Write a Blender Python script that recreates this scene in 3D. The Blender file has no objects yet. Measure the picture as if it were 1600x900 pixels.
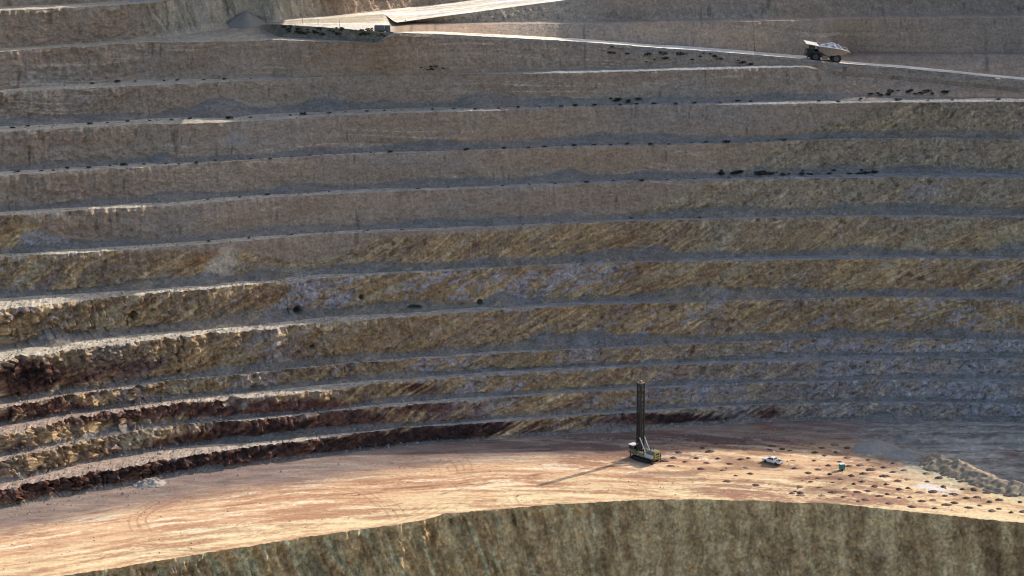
import bpy, bmesh, math, random
import numpy as np
from mathutils import Vector, Matrix

random.seed(7)
R = math.radians
scene = bpy.context.scene
COL = scene.collection

# ------------------------------------------------------------------ camera
PITCH = R(15.0); FPX = 4720.0; CZ = 247.0
cam_d = bpy.data.cameras.new("camera"); cam = bpy.data.objects.new("camera", cam_d); COL.objects.link(cam)
cam.location = (0, 0, CZ); cam.rotation_euler = (R(90) - PITCH, 0, 0)
cam_d.sensor_width = 36.0; cam_d.lens = FPX / 1600 * 36.0
cam_d.clip_start = 1.0; cam_d.clip_end = 6000.0
scene.camera = cam

# ------------------------------------------------------------------ light
SUN_DIR = Vector((0.77, 0.638, 0.0)).normalized()      # where the sun stands, in plan
SUN_EL = R(31.5)
sun_v = Vector((SUN_DIR.x * math.cos(SUN_EL), SUN_DIR.y * math.cos(SUN_EL), math.sin(SUN_EL)))
w = bpy.data.worlds.new("World"); scene.world = w; w.use_nodes = True
nt = w.node_tree; nt.nodes.clear()
sky = nt.nodes.new("ShaderNodeTexSky"); sky.sky_type = 'NISHITA'; sky.sun_disc = False
sky.sun_elevation = SUN_EL; sky.sun_rotation = math.atan2(sun_v.x, sun_v.y); sky.altitude = 500; sky.dust_density = 3.0; sky.ozone_density = 0.2; sky.air_density = 0.8
bg = nt.nodes.new("ShaderNodeBackground"); bg.inputs[1].default_value = 0.15
wo = nt.nodes.new("ShaderNodeOutputWorld")
nt.links.new(sky.outputs[0], bg.inputs[0]); nt.links.new(bg.outputs[0], wo.inputs[0])
sd = bpy.data.lights.new("sun", 'SUN'); sd.energy = 3.0; sd.angle = R(0.5); sd.color = (1.0, 0.94, 0.86)
so = bpy.data.objects.new("sun", sd); COL.objects.link(so)
so.rotation_euler = sun_v.to_track_quat('Z', 'Y').to_euler(); so.location = (200, 900, 400)
scene.view_settings.view_transform = 'Standard'; scene.view_settings.look = 'None'
scene.view_settings.gamma = 1.0; scene.view_settings.use_curve_mapping = False
scene.view_settings.exposure = 1.02
scene.cycles.filter_width = 1.05; scene.cycles.max_bounces = 6; scene.cycles.diffuse_bounces = 3

# ------------------------------------------------------------------ noise
rng = np.random.RandomState(11)
PERM = rng.permutation(256).astype(np.int32); PERM = np.concatenate([PERM, PERM, PERM])
GR = rng.normal(size=(256, 3)); GR /= np.linalg.norm(GR, axis=1)[:, None]; GR = GR.astype(np.float32)
def perlin(x, y, z):
    x = np.asarray(x, np.float32); y = np.asarray(y, np.float32); z = np.asarray(z, np.float32)
    x, y, z = np.broadcast_arrays(x, y, z)
    x, y, z = (x * .80 + y * .48 + z * .36 + 31.7, -x * .60 + y * .64 + z * .48 + 11.3, -y * .60 + z * .80 + 53.9)
    xi = np.floor(x).astype(np.int32); yi = np.floor(y).astype(np.int32); zi = np.floor(z).astype(np.int32)
    xf = x - xi; yf = y - yi; zf = z - zi
    f = lambda t: t * t * t * (t * (t * 6 - 15) + 10)
    uu, vv, ww = f(xf), f(yf), f(zf)
    xi &= 255; yi &= 255; zi &= 255
    out = 0.0
    for dx in (0, 1):
        wx = uu if dx else 1 - uu
        for dy in (0, 1):
            wy = vv if dy else 1 - vv
            hxy = PERM[PERM[xi + dx] + yi + dy]
            for dz in (0, 1):
                wz = ww if dz else 1 - ww
                g = GR[PERM[hxy + zi + dz]]
                out = out + wx * wy * wz * (g[..., 0] * (xf - dx) + g[..., 1] * (yf - dy) + g[..., 2] * (zf - dz))
    return out * 1.6
def fbm(x, y, z, o=4, g=0.5):
    a, s, k = 1.0, 0.0, 1.0
    for i in range(o):
        s = s + a * perlin(x * k + 17.3 * i, y * k + 5.1 * i, z * k + 9.7 * i); a *= g; k *= 2.03
    return s
def sm(a, b, x):
    t = np.clip((x - a) / (b - a), 0, 1); return t * t * (3 - 2 * t)
def mix(a, b, m):
    m = np.asarray(m)[..., None]
    return np.asarray(a, np.float32) * (1 - m) + np.asarray(b, np.float32) * m

# ------------------------------------------------------------------ pixel <-> world (used only to survey where things stand)
cp, sp = math.cos(PITCH), math.sin(PITCH)
def unproj(u, v, z):
    u = np.asarray(u, float); v = np.asarray(v, float); z = np.asarray(z, float)
    dx = u - 800; dy = FPX * cp + (450 - v) * sp; dz = -FPX * sp + (450 - v) * cp
    t = (z - CZ) / dz
    return dx * t, dy * t, z + 0 * t
def proj(x, y, z):
    d = y * cp - (z - CZ) * sp
    return 800 + FPX * x / d, 450 - FPX * (y * sp + (z - CZ) * cp) / d

# ------------------------------------------------------------------ columns
US = np.concatenate([np.arange(-420, 0, 5.0), np.arange(0, 1600, 1.25), np.arange(1600, 1760, 4.0), np.arange(1760, 3200, 12.0)])
NC = len(US)
INF = (US >= 0) & (US <= 1600)
UC = np.clip(US, 0, 1600)
def curve(pts, smooth=9):
    a = np.array(pts, float); v = np.interp(UC, a[:, 0], a[:, 1])
    if smooth:
        g = np.arange(0, 1601, 5.0); vv = np.interp(g, a[:, 0], a[:, 1]); k = np.hanning(2 * smooth + 1); k /= k.sum()
        vp = np.concatenate([2 * vv[0] - vv[smooth:0:-1], vv, 2 * vv[-1] - vv[-2:-smooth - 2:-1]])
        v = np.interp(UC, g, np.convolve(vp, k, 'valid'))
    return v

CR = {
 1: [(0,766),(100,747),(150,737),(200,730),(250,720),(300,711),(350,704),(400,697),(450,692),(500,686),(600,672),(700,664),(800,658),(900,650),(1000,645),(1100,638),(1200,632),(1300,630),(1400,630),(1500,631),(1600,632)],
 2: [(0,721),(50,708),(90,700),(118,692),(175,682),(250,669),(300,662),(375,658),(400,656),(500,645),(560,640),(600,636),(700,629),(800,620),(900,614),(1000,608),(1100,603),(1200,599),(1400,594),(1600,598)],
 3: [(0,680),(32,673),(100,659),(135,652),(170,647),(212,639),(250,633),(325,628),(400,620),(500,612),(600,598),(700,591),(800,586),(925,577),(1050,571),(1200,566),(1325,563),(1450,560),(1600,562)],
 4: [(0,636),(62,626),(100,619),(135,615),(212,604),(300,592),(400,583),(500,573),(575,566),(650,561),(800,551),(900,546),(1000,542),(1100,537),(1200,533),(1350,528),(1450,529),(1600,532)],
 5: [(0,564),(75,552),(150,542),(225,532),(300,525),(400,516),(500,506),(600,497),(700,491),(800,483),(900,478),(1000,474),(1100,472),(1200,469),(1350,464),(1450,465),(1600,469)],
 6: [(0,485),(75,476),(150,467),(225,459),(300,454),(400,444),(500,435),(600,429),(700,424),(800,417),(900,413),(1000,410),(1200,407),(1400,403),(1600,405)],
 7: [(0,402),(50,399),(100,397),(175,392),(250,386),(325,381),(400,375),(500,366),(650,361),(800,354),(900,349),(1000,345),(1200,341),(1300,338),(1600,340)],
 8: [(0,337),(50,335),(100,330),(175,326),(250,322),(325,317),(400,310),(500,304),(600,300),(700,296),(800,293),(900,288),(1000,284),(1200,280),(1400,277),(1600,279)],
 9: [(0,275),(100,269),(175,264),(250,260),(400,250),(500,244),(600,240),(700,237),(800,234),(900,229),(1000,227),(1100,225),(1200,222),(1300,218),(1450,216),(1600,219)],
 10: [(0,207),(100,201),(175,197),(205,195),(220,192),(240,194),(275,194),(400,189),(500,182),(600,177),(700,175),(800,172),(900,167),(1000,165),(1200,163),(1400,160),(1600,159)],
 11: [(0,144),(100,140),(200,135),(300,130),(395,127),(500,121),(600,118),(700,116),(800,115),(900,114),(1050,110),(1100,109),(1200,106),(1280,104),(1600,98)],
}
BW = {1: 3.4, 2: 3.0, 3: 3.2, 4: 4.5, 5: 4.6, 6: 4.3, 7: 4.1, 8: 3.8, 9: 3.8, 10: 3.5, 11: 3.4}
FS = math.tan(R(74)); TALUS = math.tan(R(37))
# levels solved on the surveyed column u=1000
LV = {}
x0, y0, z0 = unproj(1000, 671, 0.0)
def climb(v, y0, z0, s=FS):
    Yr = FPX * cp + (450 - v) * sp; Zr = -FPX * sp + (450 - v) * cp
    t = (CZ - z0 + s * y0) / (s * Yr - Zr)
    return Yr * t, CZ + Zr * t
for k in range(1, 12):
    v = np.interp(1000, *np.array(CR[k]).T)
    y0, z0 = climb(v, y0, z0); LV[k] = z0; y0 += BW[k]
yR, zR1000 = climb(73.0, y0, z0, math.tan(R(62)))
zR1000 -= 1.2                                            # road surface behind its windrow
yb, L12 = climb(36.5, yR + 13, zR1000)
slopeR = (zR1000 - LV[11]) / 280.0                       # per pixel of u
zroad = np.where(US > 600, LV[11] + slopeR * (1280 - US), LV[11] + slopeR * 680)
zroad = np.where(US < 440, L12 + (zroad - L12) * sm(395, 440, US), zroad)
zroad = np.maximum(zroad, LV[10] + 1.0)
HAIR = LV[11] + slopeR * 680
_, y13, _ = unproj(0, 76, L12)
y13, L13 = climb(17.0, y13, L12)
print("levels", {k: round(float(v), 1) for k, v in LV.items()}, "road@1000", round(float(zR1000), 1), "L12", round(float(L12), 1), "hair", round(float(HAIR), 1), "L13", round(float(L13), 1))

def P(v, z):                                            # curve of points for the columns inside the frame, carried on outside it
    v = v if isinstance(v, np.ndarray) else curve(v)
    z = z + np.zeros(NC)
    x, y, _ = unproj(UC, v, z)
    return extend(np.stack([x, y, z], 1))
BEND = 0.0032
i0 = np.argmin(abs(US - 0)); i1 = np.argmin(abs(US - 1598)); iL = np.argmin(abs(US - 60))
def extend(p):
    p = p.copy()
    l = US < 0
    sx = (US[l] - US[i0]) / 5.5
    sl = (p[iL, 1] - p[i0, 1]) / (p[iL, 0] - p[i0, 0]); sl = np.clip(sl, 0.2, 0.75)
    p[l, 0] = p[i0, 0] + sx; p[l, 1] = p[i0, 1] + sx * sl
    r = US > US[i1]
    sx = (US[r] - US[i1]) / 5.3
    p[r, 0] = p[i1, 0] + sx; p[r, 1] = p[i1, 1] - BEND * sx ** 2
    return p
def back(p, d, z=None):                                 # step behind a curve by d metres, square to it in plan
    n = normal(p)
    q = p.copy(); q[:, 0] -= n[:, 0] * d; q[:, 1] -= n[:, 1] * d
    if z is not None: q[:, 2] = z
    return q
def normal(p):
    x = p[:, 0]; y = p[:, 1]
    g = np.interp(x, x, y); k = 25; ker = np.hanning(2 * k + 1); ker /= ker.sum()
    ypad = np.concatenate([np.full(k, y[0]), y, np.full(k, y[-1])]); ys = np.convolve(ypad, ker, 'valid')
    dy = np.gradient(ys, x); n = np.stack([dy, -np.ones_like(dy)], 1)
    return n / np.linalg.norm(n, axis=1)[:, None]

C = {k: P(CR[k], LV[k]) for k in CR}
A12v = curve([(0,37),(620,37),(700,38),(800,38),(875,37),(950,37),(1050,36),(1200,33),(1300,30),(1600,27)])
Rv = curve([(0,76),(100,69),(225,61.5),(325,50),(395,38),(435,38),(500,42),(600,50),(700,54),(800,59),(900,64.5),(1000,72.5),(1100,79),(1200,87),(1260,92.5),(1317,99),(1400,105),(1500,115),(1600,125)], 2)
C12v = curve([(0,81),(75,75),(150,71),(225,66),(275,66),(400,64),(430,62),(475,64),(550,66),(600,70),(640,74),(1600,140)], 3)
U2v = curve([(0,76),(100,69),(200,62.5),(225,61.5),(325,49),(400,37),(440,31),(512,25),(550,22),(600,16),(650,10),(725,2),(800,-9),(900,-20),(1000,-24),(1200,-27),(1600,-33)], 3)
zU = np.minimum(HAIR + np.interp(US, [600, 650, 700, 800, 875, 950, 1050], [0, 0, .9, 2.5, 4.0, 6.0, 9.5]), L13); zU = np.where(US < 600, HAIR, zU)
zU = np.where(US < 440, L12 + (HAIR - L12) * sm(395, 440, US), zU)
U1v = curve([(0,76),(600,38),(607,37),(650,31),(725,21),(800,11),(875,1),(950,-8),(1000,-16),(1200,-20),(1600,-26)], 3)

zR1 = zroad + (1.2 + .7 * sm(690, 600, US)) * sm(400, 450, US)
R1 = P(Rv, zR1)
R1b = back(R1, 1.8); R1b[:, 2] = zroad
U2 = P(U2v, zU)
left = sm(425, 400, US)                                  # 1 where hairpin not yet begun
def blend(a, b, m): return a * (1 - m[:, None]) + b * m[:, None]
mi = 1 - sm(596, 622, US)                                # 1 left of the island between the two road legs
def inner(f):
    q = R1b * (1 - f) + U2 * f; q[:, 2] = R1b[:, 2] * (1 - f) + U2[:, 2] * f; return q
R2 = back(R1b, 10.0); R2[:, 2] = zroad
C11b = P(curve([(0,82),(1325,82),(1600,86)]), LV[11])
# behind the road: level 11 berm exists only right of the crossing
mb = sm(1275, 1335, US)
A12 = P(A12v, L12)
toeA = back(A12, -(L12 - zroad) / FS); toeA[:, 2] = zroad
R2 = np.where((US < 1280)[:, None], np.where((toeA[:, 1] < R2[:, 1])[:, None], toeA, R2), R2)
foot11 = back(C11b, -(LV[11] - zroad) / FS); foot11[:, 2] = zroad
R8 = back(R1b, 8.5); R8[:, 2] = zroad; R2 = blend(R2, np.where((foot11[:, 1] < R8[:, 1])[:, None], foot11, R8), sm(1300, 1380, US))
T11b = back(A12, -(L12 - LV[11]) / FS); T11b[:, 2] = LV[11]
ymin = C11b[:, 1] + 1.2; T11b[:, 1] = np.maximum(T11b[:, 1], ymin)
faceA1 = R2 * 0.67 + A12 * 0.33; faceA2 = R2 * 0.34 + A12 * 0.66
C11b = blend(faceA1, C11b, mb); T11b = blend(faceA2, T11b, mb)
A12b = back(A12, 3.0 + 2.5 * sm(850, 950, US)[:].mean() if False else 3.2); A12b[:, 2] = L12
U1 = P(U1v, zU)
wR = sm(900, 960, US)
toeU = back(U1, -(L13 - L12) / FS); toeU[:, 2] = L12
toeU = np.where((toeU[:, 1] < A12[:, 1] + 6)[:, None], back(A12, 6.0), toeU); A12b = blend(A12b, toeU, wR)
far6 = back(A12b, (L13 - L12) / FS); far6[:, 2] = L13; U1 = blend(U1, np.where((U1[:, 1] < far6[:, 1])[:, None], far6, U1), sm(960, 1040, US)); U2 = blend(U2, back(U1, 6.0), sm(960, 1040, US))
A12b[:, 1] = np.maximum(A12b[:, 1], A12[:, 1] + 1.0)
R2 = blend(R2, inner(0.15), mi); C11b = blend(C11b, inner(0.3), mi); T11b = blend(T11b, inner(0.45), mi)
A12 = blend(A12, inner(0.6), mi); A12b = blend(A12b, inner(0.75), mi); U1 = blend(U1, inner(0.88), mi)
C12 = P(C12v, L12)
T12 = P(curve([(0,76),(100,69),(225,61.5),(325,50),(395,39),(435,57.5),(500,61.5),(550,64),(600,67),(640,71),(1600,110)], 2), L12)
mc = 1 - sm(585, 625, US)                               # level 12 front berm only left of here
T11 = None
topc = R1.copy()
C12 = blend(R1, C12, mc); T12 = blend(R1, T12, mc)
# keep the collapsed strips in order down the face
def under(p, q, d, dz):
    r = p.copy(); r[:, 1] -= d; r[:, 2] -= dz; return r
C12 = blend(under(R1, None, .25, .9), C12, mc); T12 = blend(under(R1, None, .15, .5), T12, mc)
# level 11 front berm ends at u~1280
m11 = 1 - sm(1250, 1310, US)
C11 = C[11]
T11 = back(C12, -(C12[:, 2] - LV[11]) / FS); T11[:, 2] = LV[11]
T11[:, 1] = np.maximum(T11[:, 1], C11[:, 1] + 0.6)
f1 = under(R1, None, 1.0, 3.4); f2 = under(R1, None, 0.7, 2.3)
C11 = blend(f1, C11, m11); T11 = blend(f2, T11, m11)
C[11] = C11
C13l = P(curve([(0,17),(100,12),(150,10),(225,5),(300,2),(400,-6),(1600,-30)]), L13)
Z13 = L13 + (np.maximum(HAIR + 5.3 - .0185 * (US - 480), zU + 2.5) - L13) * sm(400, 480, US); Z13 = np.where(US > 700, np.minimum(np.maximum(zU + 1.5 * sm(950, 700, US), zU), L13), Z13); Z13 = np.minimum(Z13, L13)
C13r = back(U2, 0.01 + np.maximum(Z13 - zU, 0) / FS); C13r[:, 2] = Z13
C13 = blend(C13l, C13r, sm(225, 300, US))
C13[:, 1] = np.maximum(C13[:, 1], U2[:, 1] + 0.05)
C13r = None
T13 = back(C13, 6.5); T13[:, 1] += 24 * sm(380, 520, US); T13[:, 2] = C13[:, 2]; L14 = L13 + 9.5
C14 = back(T13, 9.5 / FS, L14); T14 = back(C14, 12.0); T14[:, 1] += 30 * sm(250, 450, US); L15 = L14 + 9.0  # unseen upper benches set back so the sun reaches the hairpin
C15 = back(T14, 9.0 / FS, L15); RIM = back(C15, 60.0); FAR = RIM.copy(); FAR[:, 1] += 900  # unseen top bench, added above the frame to cast shadow

LIPv = curve([(0,915),(200,884),(400,852),(500,836),(640,817),(675,808),(725,800),(800,794),(850,790),(900,786),(1000,781),(1100,780),(1200,783),(1300,787),(1400,797),(1500,807),(1600,817)])
LIP = P(LIPv, 0.0)
LF = back(LIP, -32 / math.tan(R(74))); LF[:, 2] = -32.0
PIT = LF.copy(); PIT[:, 1] = -150.0
seq_T = {}                                              # toes of the plain benches
for k in range(1, 12):
    zt = 0.0 if k == 1 else LV[k - 1]
    q = back(C[k], -(LV[k] - zt) / FS); q[:, 2] = zt
    if k > 1: q[:, 1] = np.maximum(q[:, 1], C[k - 1][:, 1] + 1.6)
    if k == 11:
        q = blend(back(R1, -(R1[:, 2] - LV[10]) / math.tan(R(48))) * np.array([1, 1, 0]) + np.array([0, 0, LV[10]]), q, 1 - sm(1160, 1440, US))
        q[:, 1] = np.maximum(q[:, 1], C[10][:, 1] + 1.6)
    seq_T[k] = q

# roughness of the rock along the pit: the left end is more broken and nearer the weathered zone
def rough(u, v):
    return 0.36 + 0.6 * sm(900, 250, u) * sm(380, 560, v) + 0.25 * sm(380, 470, v) + .4 * sm(380, 120, u)
def jitter_crest(p, amp, sd):
    x = p[:, 0]; n = normal(p)
    d = amp * (0.9 * fbm(x * .11, sd, 0.5, 3) + 0.7 * perlin(x * .9, sd + 3., 0.) + .35 * perlin(x * 2.6, sd + 7., 0.))
    d = d - amp * 2.6 * np.maximum(0, perlin(x * .22, sd + 21., 2.) - .38) * 2 - amp * 1.2 * np.maximum(0, perlin(x * .7, sd + 31., 2.) - .35) * 2
    q = p.copy(); q[:, 0] += n[:, 0] * d; q[:, 1] += n[:, 1] * d; q[:, 2] += 0.22 * amp * perlin(x * .5, sd + 11., 0) + .15 * amp * perlin(x * 2.1, sd + 13., 0)
    return q
for k in list(C):
    up, vp = proj(*C[k].T); C[k] = jitter_crest(C[k], rough(US, vp), 3.1 * k)
C13 = jitter_crest(C13, .5 + 0 * US, 77.); R1j = jitter_crest(R1, 0.25 * sm(400, 440, US), 55.); 
A12 = jitter_crest(A12, .3 * (1 - mi), 65.); LIP = jitter_crest(LIP, .45 + 0 * US, 91.)
C12 = jitter_crest(C12, .35 * mc, 42.)
R1 = R1j

# talus foot of every face: toe moved out by a varying apron
def talus_foot(toe, crest, prev, sd, share=.14):
    """returns toe moved out, and the height fraction tt(u) at which rock starts"""
    x = toe[:, 0]; h = np.maximum(crest[:, 2] - toe[:, 2], .05)
    a = share * (1 + 0.9 * fbm(x * .045, sd, 2.2, 3)); a += .10 * np.maximum(0, perlin(x * .02, sd + 5, 1.)) * 2
    # cones of fallen rock
    a += .25 * np.maximum(0, perlin(x * .07, sd + 9, 4.) - .28) * 2
    a = np.clip(a, .10, .5)
    run = a * h * (1 / TALUS - 1 / FS)
    if prev is not None:
        room = np.maximum(toe[:, 1] - prev[:, 1] - .9, 0.05); f = np.minimum(1, room / np.maximum(run, 1e-3)); run = run * f; a = a * np.maximum(f, .7)
    n = normal(toe); q = toe.copy(); q[:, 0] += n[:, 0] * run; q[:, 1] += n[:, 1] * run
    return q, a, run

# ------------------------------------------------------------------ colour of the rock itself
CONTACT = curve([(0,330),(50,345),(110,388),(250,392),(370,388),(440,398),(500,402),(540,395),(620,373),(700,366),(800,360),(900,352),(1005,332),(1040,318),(1080,298),(1140,280),(1180,262),(1205,240),(1262,205),(1300,190),(1350,172),(1430,158),(1520,152),(1600,148)], 2)
def srgb(r, g, b):
    f = lambda c: (c / 255 / 12.92) if c <= 10 else ((c / 255 + .055) / 1.055) ** 2.4
    return np.array([f(r), f(g), f(b)], np.float32)
PINK = srgb(167,148,129); PINK2 = srgb(148,128,110); PINKL = srgb(200,182,160); PGREY = srgb(150,142,134)
OCH = srgb(168,138,100); OCHL = srgb(200,166,120); OLIVE = srgb(146,124,100); LILAC = srgb(172,162,160); RUST = srgb(134,98,70)
MAROON = srgb(98,60,52); DARK = srgb(56,44,42); TAL = srgb(114,112,106); CREAM = srgb(206,192,168); BERMG = srgb(134,132,128)
GREYB = srgb(148,146,146)
def blob(u, v, cu, cv, ru, rv, tilt=0.0):
    a = (u - cu); b = (v - cv) - tilt * a
    return np.exp(-((a / ru) ** 2 + (b / rv) ** 2))
def rock_colour(x, y, z, u, v):
    cv = np.interp(u, US, CONTACT)
    wob = 10 * fbm(x * .03, z * .08, 3.3, 3)
    low = sm(-5, 5, v - cv + wob)
    # bedded pinkish cover rock
    warp = 2.2 * fbm(x * .012, z * .03, .7, 3)
    zz = z + warp * 2 + 0.018 * x
    bed = perlin(x * .008, 0, zz * 1.15) * .9 + perlin(x * .02, 4., zz * 2.9) * .7
    blot = fbm(x * .035, z * .13, 8.8, 4)
    fine = perlin(x * .8, z * 1.9, 2.) ; comb = perlin(x * 1.1 + .25 * z + fbm(x * .05, z * .1, 2., 2), z * .10, 6.) * sm(-.4, .3, perlin(x * .05, z * .12, 61.))
    brk = sm(-.25, .35, fbm(x * .03, z * .1, 51., 3)); up = mix(PINK, PINK2, sm(-.6, .7, bed * .7 * brk + blot * .9)); up = mix(up, PINKL, sm(.45, .9, -bed * brk + .4 * fine + .5 * blot) * .6)
    up = mix(up, srgb(172,142,112), sm(.2, .7, fbm(x * .018, z * .06, 41., 3)) * .3)
    dl = np.abs(perlin(x * .02 + 7, .5, (z + .16 * x) * .22)); up = mix(up, PINKL, sm(.05, .01, dl) * .5 * sm(0, .4, perlin(x * .02, z * .05, 8.)))
    up = mix(up, PGREY, sm(0.0, .8, fbm(x * .02, z * .07, 31., 3)) * .6)
    up = mix(up, srgb(128,122,116), sm(1100, 1650, u) * .65 * sm(200, 60, v))
    up = up * (1 + .17 * fine + .12 * comb + .14 * blot)[..., None]
    up = up * (1 - .35 * sm(.42, .7, perlin(x * 1.2, z * .35, 71.)) * sm(.1, .5, perlin(x * .06, z * .2, 73.)))[..., None]
    jt = sm(.42, .6, perlin(x * .55, z * .07, 91.)) * sm(.0, .4, perlin(x * .07, z * .25, 93.)); up = up * (1 - .38 * jt)[..., None]
    up = up * np.array([1.10, 1.06, 1.0])
    # veined, tilted ore rock: streaks rise to the right
    ca, sa = math.cos(R(27)), math.sin(R(27))
    a = x * ca + z * sa; b = -x * sa + z * ca + 7 * fbm(x * .010, z * .022, 35., 2) + 1.6 * fbm(x * .03, z * .05, 12., 3)
    wv = 1.2 * fbm(x * .12, z * .2, 66., 3); st = .8 * perlin(a * .04, (b + .7 * wv) * .38, 1.) + .9 * perlin(a * .10, (b + .5 * wv) * 1.15, 5.) + .6 * perlin(a * .28 + 2, b * 2.0, 9.)
    st2 = fbm(a * .035, b * .2, 21., 4); pat = fbm(x * .05, z * .11, 33., 4)
    lo = mix(OCH, OLIVE, sm(-.5, .6, st + .5 * pat))
    lo = mix(lo, OCHL, sm(.15, .8, -st + .6 * st2) * .85); lo = mix(lo, srgb(204,188,160), sm(.6, 1., -st) * .45); lo = mix(lo, srgb(92,78,64), sm(.6, 1., st) * .45)
    lo = mix(lo, RUST, sm(.3, .75, st2 + .25 * st) * .75)
    dg = fbm(a * .018, (b + .6 * wv) * .16, 71., 3); lo = lo * (1 + .22 * dg)[..., None]; lo = mix(lo, srgb(196,176,140), sm(.38, .7, -dg + .3 * st) * .55)
    vs = sm(.3, .6, perlin(x * 1.6, z * .12, 23.)) * sm(.15, .5, perlin(x * .045, z * .16, 25.) + .1)
    lo = mix(lo, LILAC * 1.05, vs * .55)
    whit = (.28 * sm(380, 470, v) + .75 * blob(u, v, 680, 450, 200, 32) + .5 * blob(u, v, 900, 425, 80, 20) + .75 * blob(u, v, 1020, 505, 90, 16, -.3)
            + .7 * blob(u, v, 1370, 490, 60, 20) + .8 * blob(u, v, 1560, 520, 90, 45) + .9 * blob(u, v, 1330, 545, 70, 14) + .7 * blob(u, v, 660, 575, 60, 22)
            + .7 * blob(u, v, 1440, 300, 60, 14) + .45 * blob(u, v, 1520, 590, 180, 50) + .5 * blob(u, v, 1400, 470, 70, 14) + .45 * blob(u, v, 460, 470, 60, 20)
            + .35 * blob(u, v, 950, 600, 200, 30))
    wn = st * .8 + pat * .9 + .7 * perlin(x * .5, y * .3, z * .8) + .5 * st2
    lo = mix(lo, LILAC, np.clip(sm(.1, .8, wn + whit * .9 - .42) * np.clip(whit * 1.6, 0, 1), 0, .8))
    lo = mix(lo, LILAC * .95, .7 * sm(.12, .5, perlin(x * .16, z * .03, 83.) + .25 * wn) * sm(950, 1300, u) * sm(505, 540, v)); lo = mix(lo, GREYB * .9, .35 * sm(850, 1250, u) * sm(500, 560, v))
    lo = mix(lo, GREYB, sm(900, 1700, u) * sm(500, 600, v) * .4)
    lo = mix(lo, srgb(152,138,118), .6 * sm(900, 1200, u) * sm(420, 300, v))
    mar = (1.2 * blob(u, v, 40, 590, 75, 28) + 1.3 * blob(u, v, 430, 668, 150, 20, -.10) + .7 * blob(u, v, 330, 700, 260, 16, -.12) + 1.3 * blob(u, v, 600, 695, 220, 18, -.09)
           + .8 * blob(u, v, 650, 605, 45, 14) + .7 * blob(u, v, 660, 635, 60, 10) + .9 * blob(u, v, 130, 755, 200, 20, -.17) + .7 * blob(u, v, 60, 640, 90, 22)
           + .6 * blob(u, v, 300, 640, 120, 12, -.1) + 1.3 * blob(u, v, 1060, 655, 75, 12) + .8 * blob(u, v, 1210, 645, 60, 14) + .9 * blob(u, v, 720, 672, 90, 14, -.06) + .35 * blob(u, v, 850, 655, 200, 12) + .5 * blob(u, v, 60, 700, 120, 16))
    mar = mar + .8 * blob(u, v, 150, 645, 200, 13, -.12) + .75 * blob(u, v, 450, 636, 150, 12, -.06) + .6 * blob(u, v, 230, 735, 160, 12, -.15) + .5 * blob(u, v, 200, 575, 130, 22, -.1)
    m = sm(.22, .75, mar + .55 * pat + .25 * st - .05) * np.clip(mar * 1.6, 0, 1)
    lo = mix(lo, MAROON, m * .85); lo = mix(lo, DARK, sm(.3, .8, mar * .8 + st * .5 - pat * .3 - .3) * np.clip(mar * 1.3, 0, 1) * .85)
    lo = lo * (1 + .26 * perlin(x * .7, y * .7, z * 1.3) + .32 * perlin(x * 1.6, y * 1.5, z * 2.3) + .16 * comb)[..., None]
    lo = lo * (1 - .45 * sm(.40, .64, perlin(a * .5, b * .9, 44.) + .2 * pat))[..., None]
    lo = mix(lo, np.minimum(lo * 1.9, .6), sm(.45, .8, perlin(x * 1.3, y * .8, z * .55) + .2 * pat) * .55)
    col = mix(up, lo, low)
    col = mix(col, PINKL, .7 * sm(.35, .75, blob(u, v, 345, 408, 40, 30, -.9) + .45 * pat + .2 * st) * sm(380, 388, v))
    col = mix(col, GREYB * 1.15, .7 * sm(.35, .75, blob(u, v, 70, 380, 45, 18, .25) + .45 * pat) * sm(400, 392, v))
    return np.clip(col, .01, .9), low

MESHES = []
GROUND = []       # (name, grid positions) for standing things on
def make_grid_obj(name, grids, cols, mat, label, cat='ground'):
    verts = np.concatenate([g.reshape(-1, 3) for g in grids]); vc = np.concatenate([c.reshape(-1, 3) for c in cols])
    faces = []; off = 0
    for g in grids:
        nr, nc = g.shape[:2]; i = np.arange(nr - 1)[:, None] * nc + np.arange(nc - 1)[None, :] + off
        faces.append(np.stack([i, i + 1, i + nc + 1, i + nc], -1).reshape(-1, 4)); off += nr * nc
    faces = np.concatenate(faces).astype(np.int32)
    me = bpy.data.meshes.new(name); me.vertices.add(len(verts)); me.vertices.foreach_set('co', verts.astype(np.float32).ravel())
    me.loops.add(faces.size); me.loops.foreach_set('vertex_index', faces.ravel())
    me.polygons.add(len(faces)); me.polygons.foreach_set('loop_start', np.arange(len(faces), dtype=np.int32) * 4)
    me.polygons.foreach_set('loop_total', np.full(len(faces), 4, np.int32)); me.polygons.foreach_set('use_smooth', np.ones(len(faces), bool))
    me.update(calc_edges=True)
    at = me.color_attributes.new('rock', 'FLOAT_COLOR', 'POINT')
    at.data.foreach_set('color', np.concatenate([vc, np.clip((proj(verts[:, 0], verts[:, 1], verts[:, 2])[1][:, None] - np.interp(proj(verts[:, 0], verts[:, 1], verts[:, 2])[0], US, CONTACT)[:, None]) / 20 + .5, .25, 1)], 1).astype(np.float32).ravel())
    me.materials.append(mat); o = bpy.data.objects.new(name, me); COL.objects.link(o)
    o['kind'] = 'structure'; o['label'] = label; o['category'] = cat
    for g in grids: GROUND.append(g)
    return o

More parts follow.
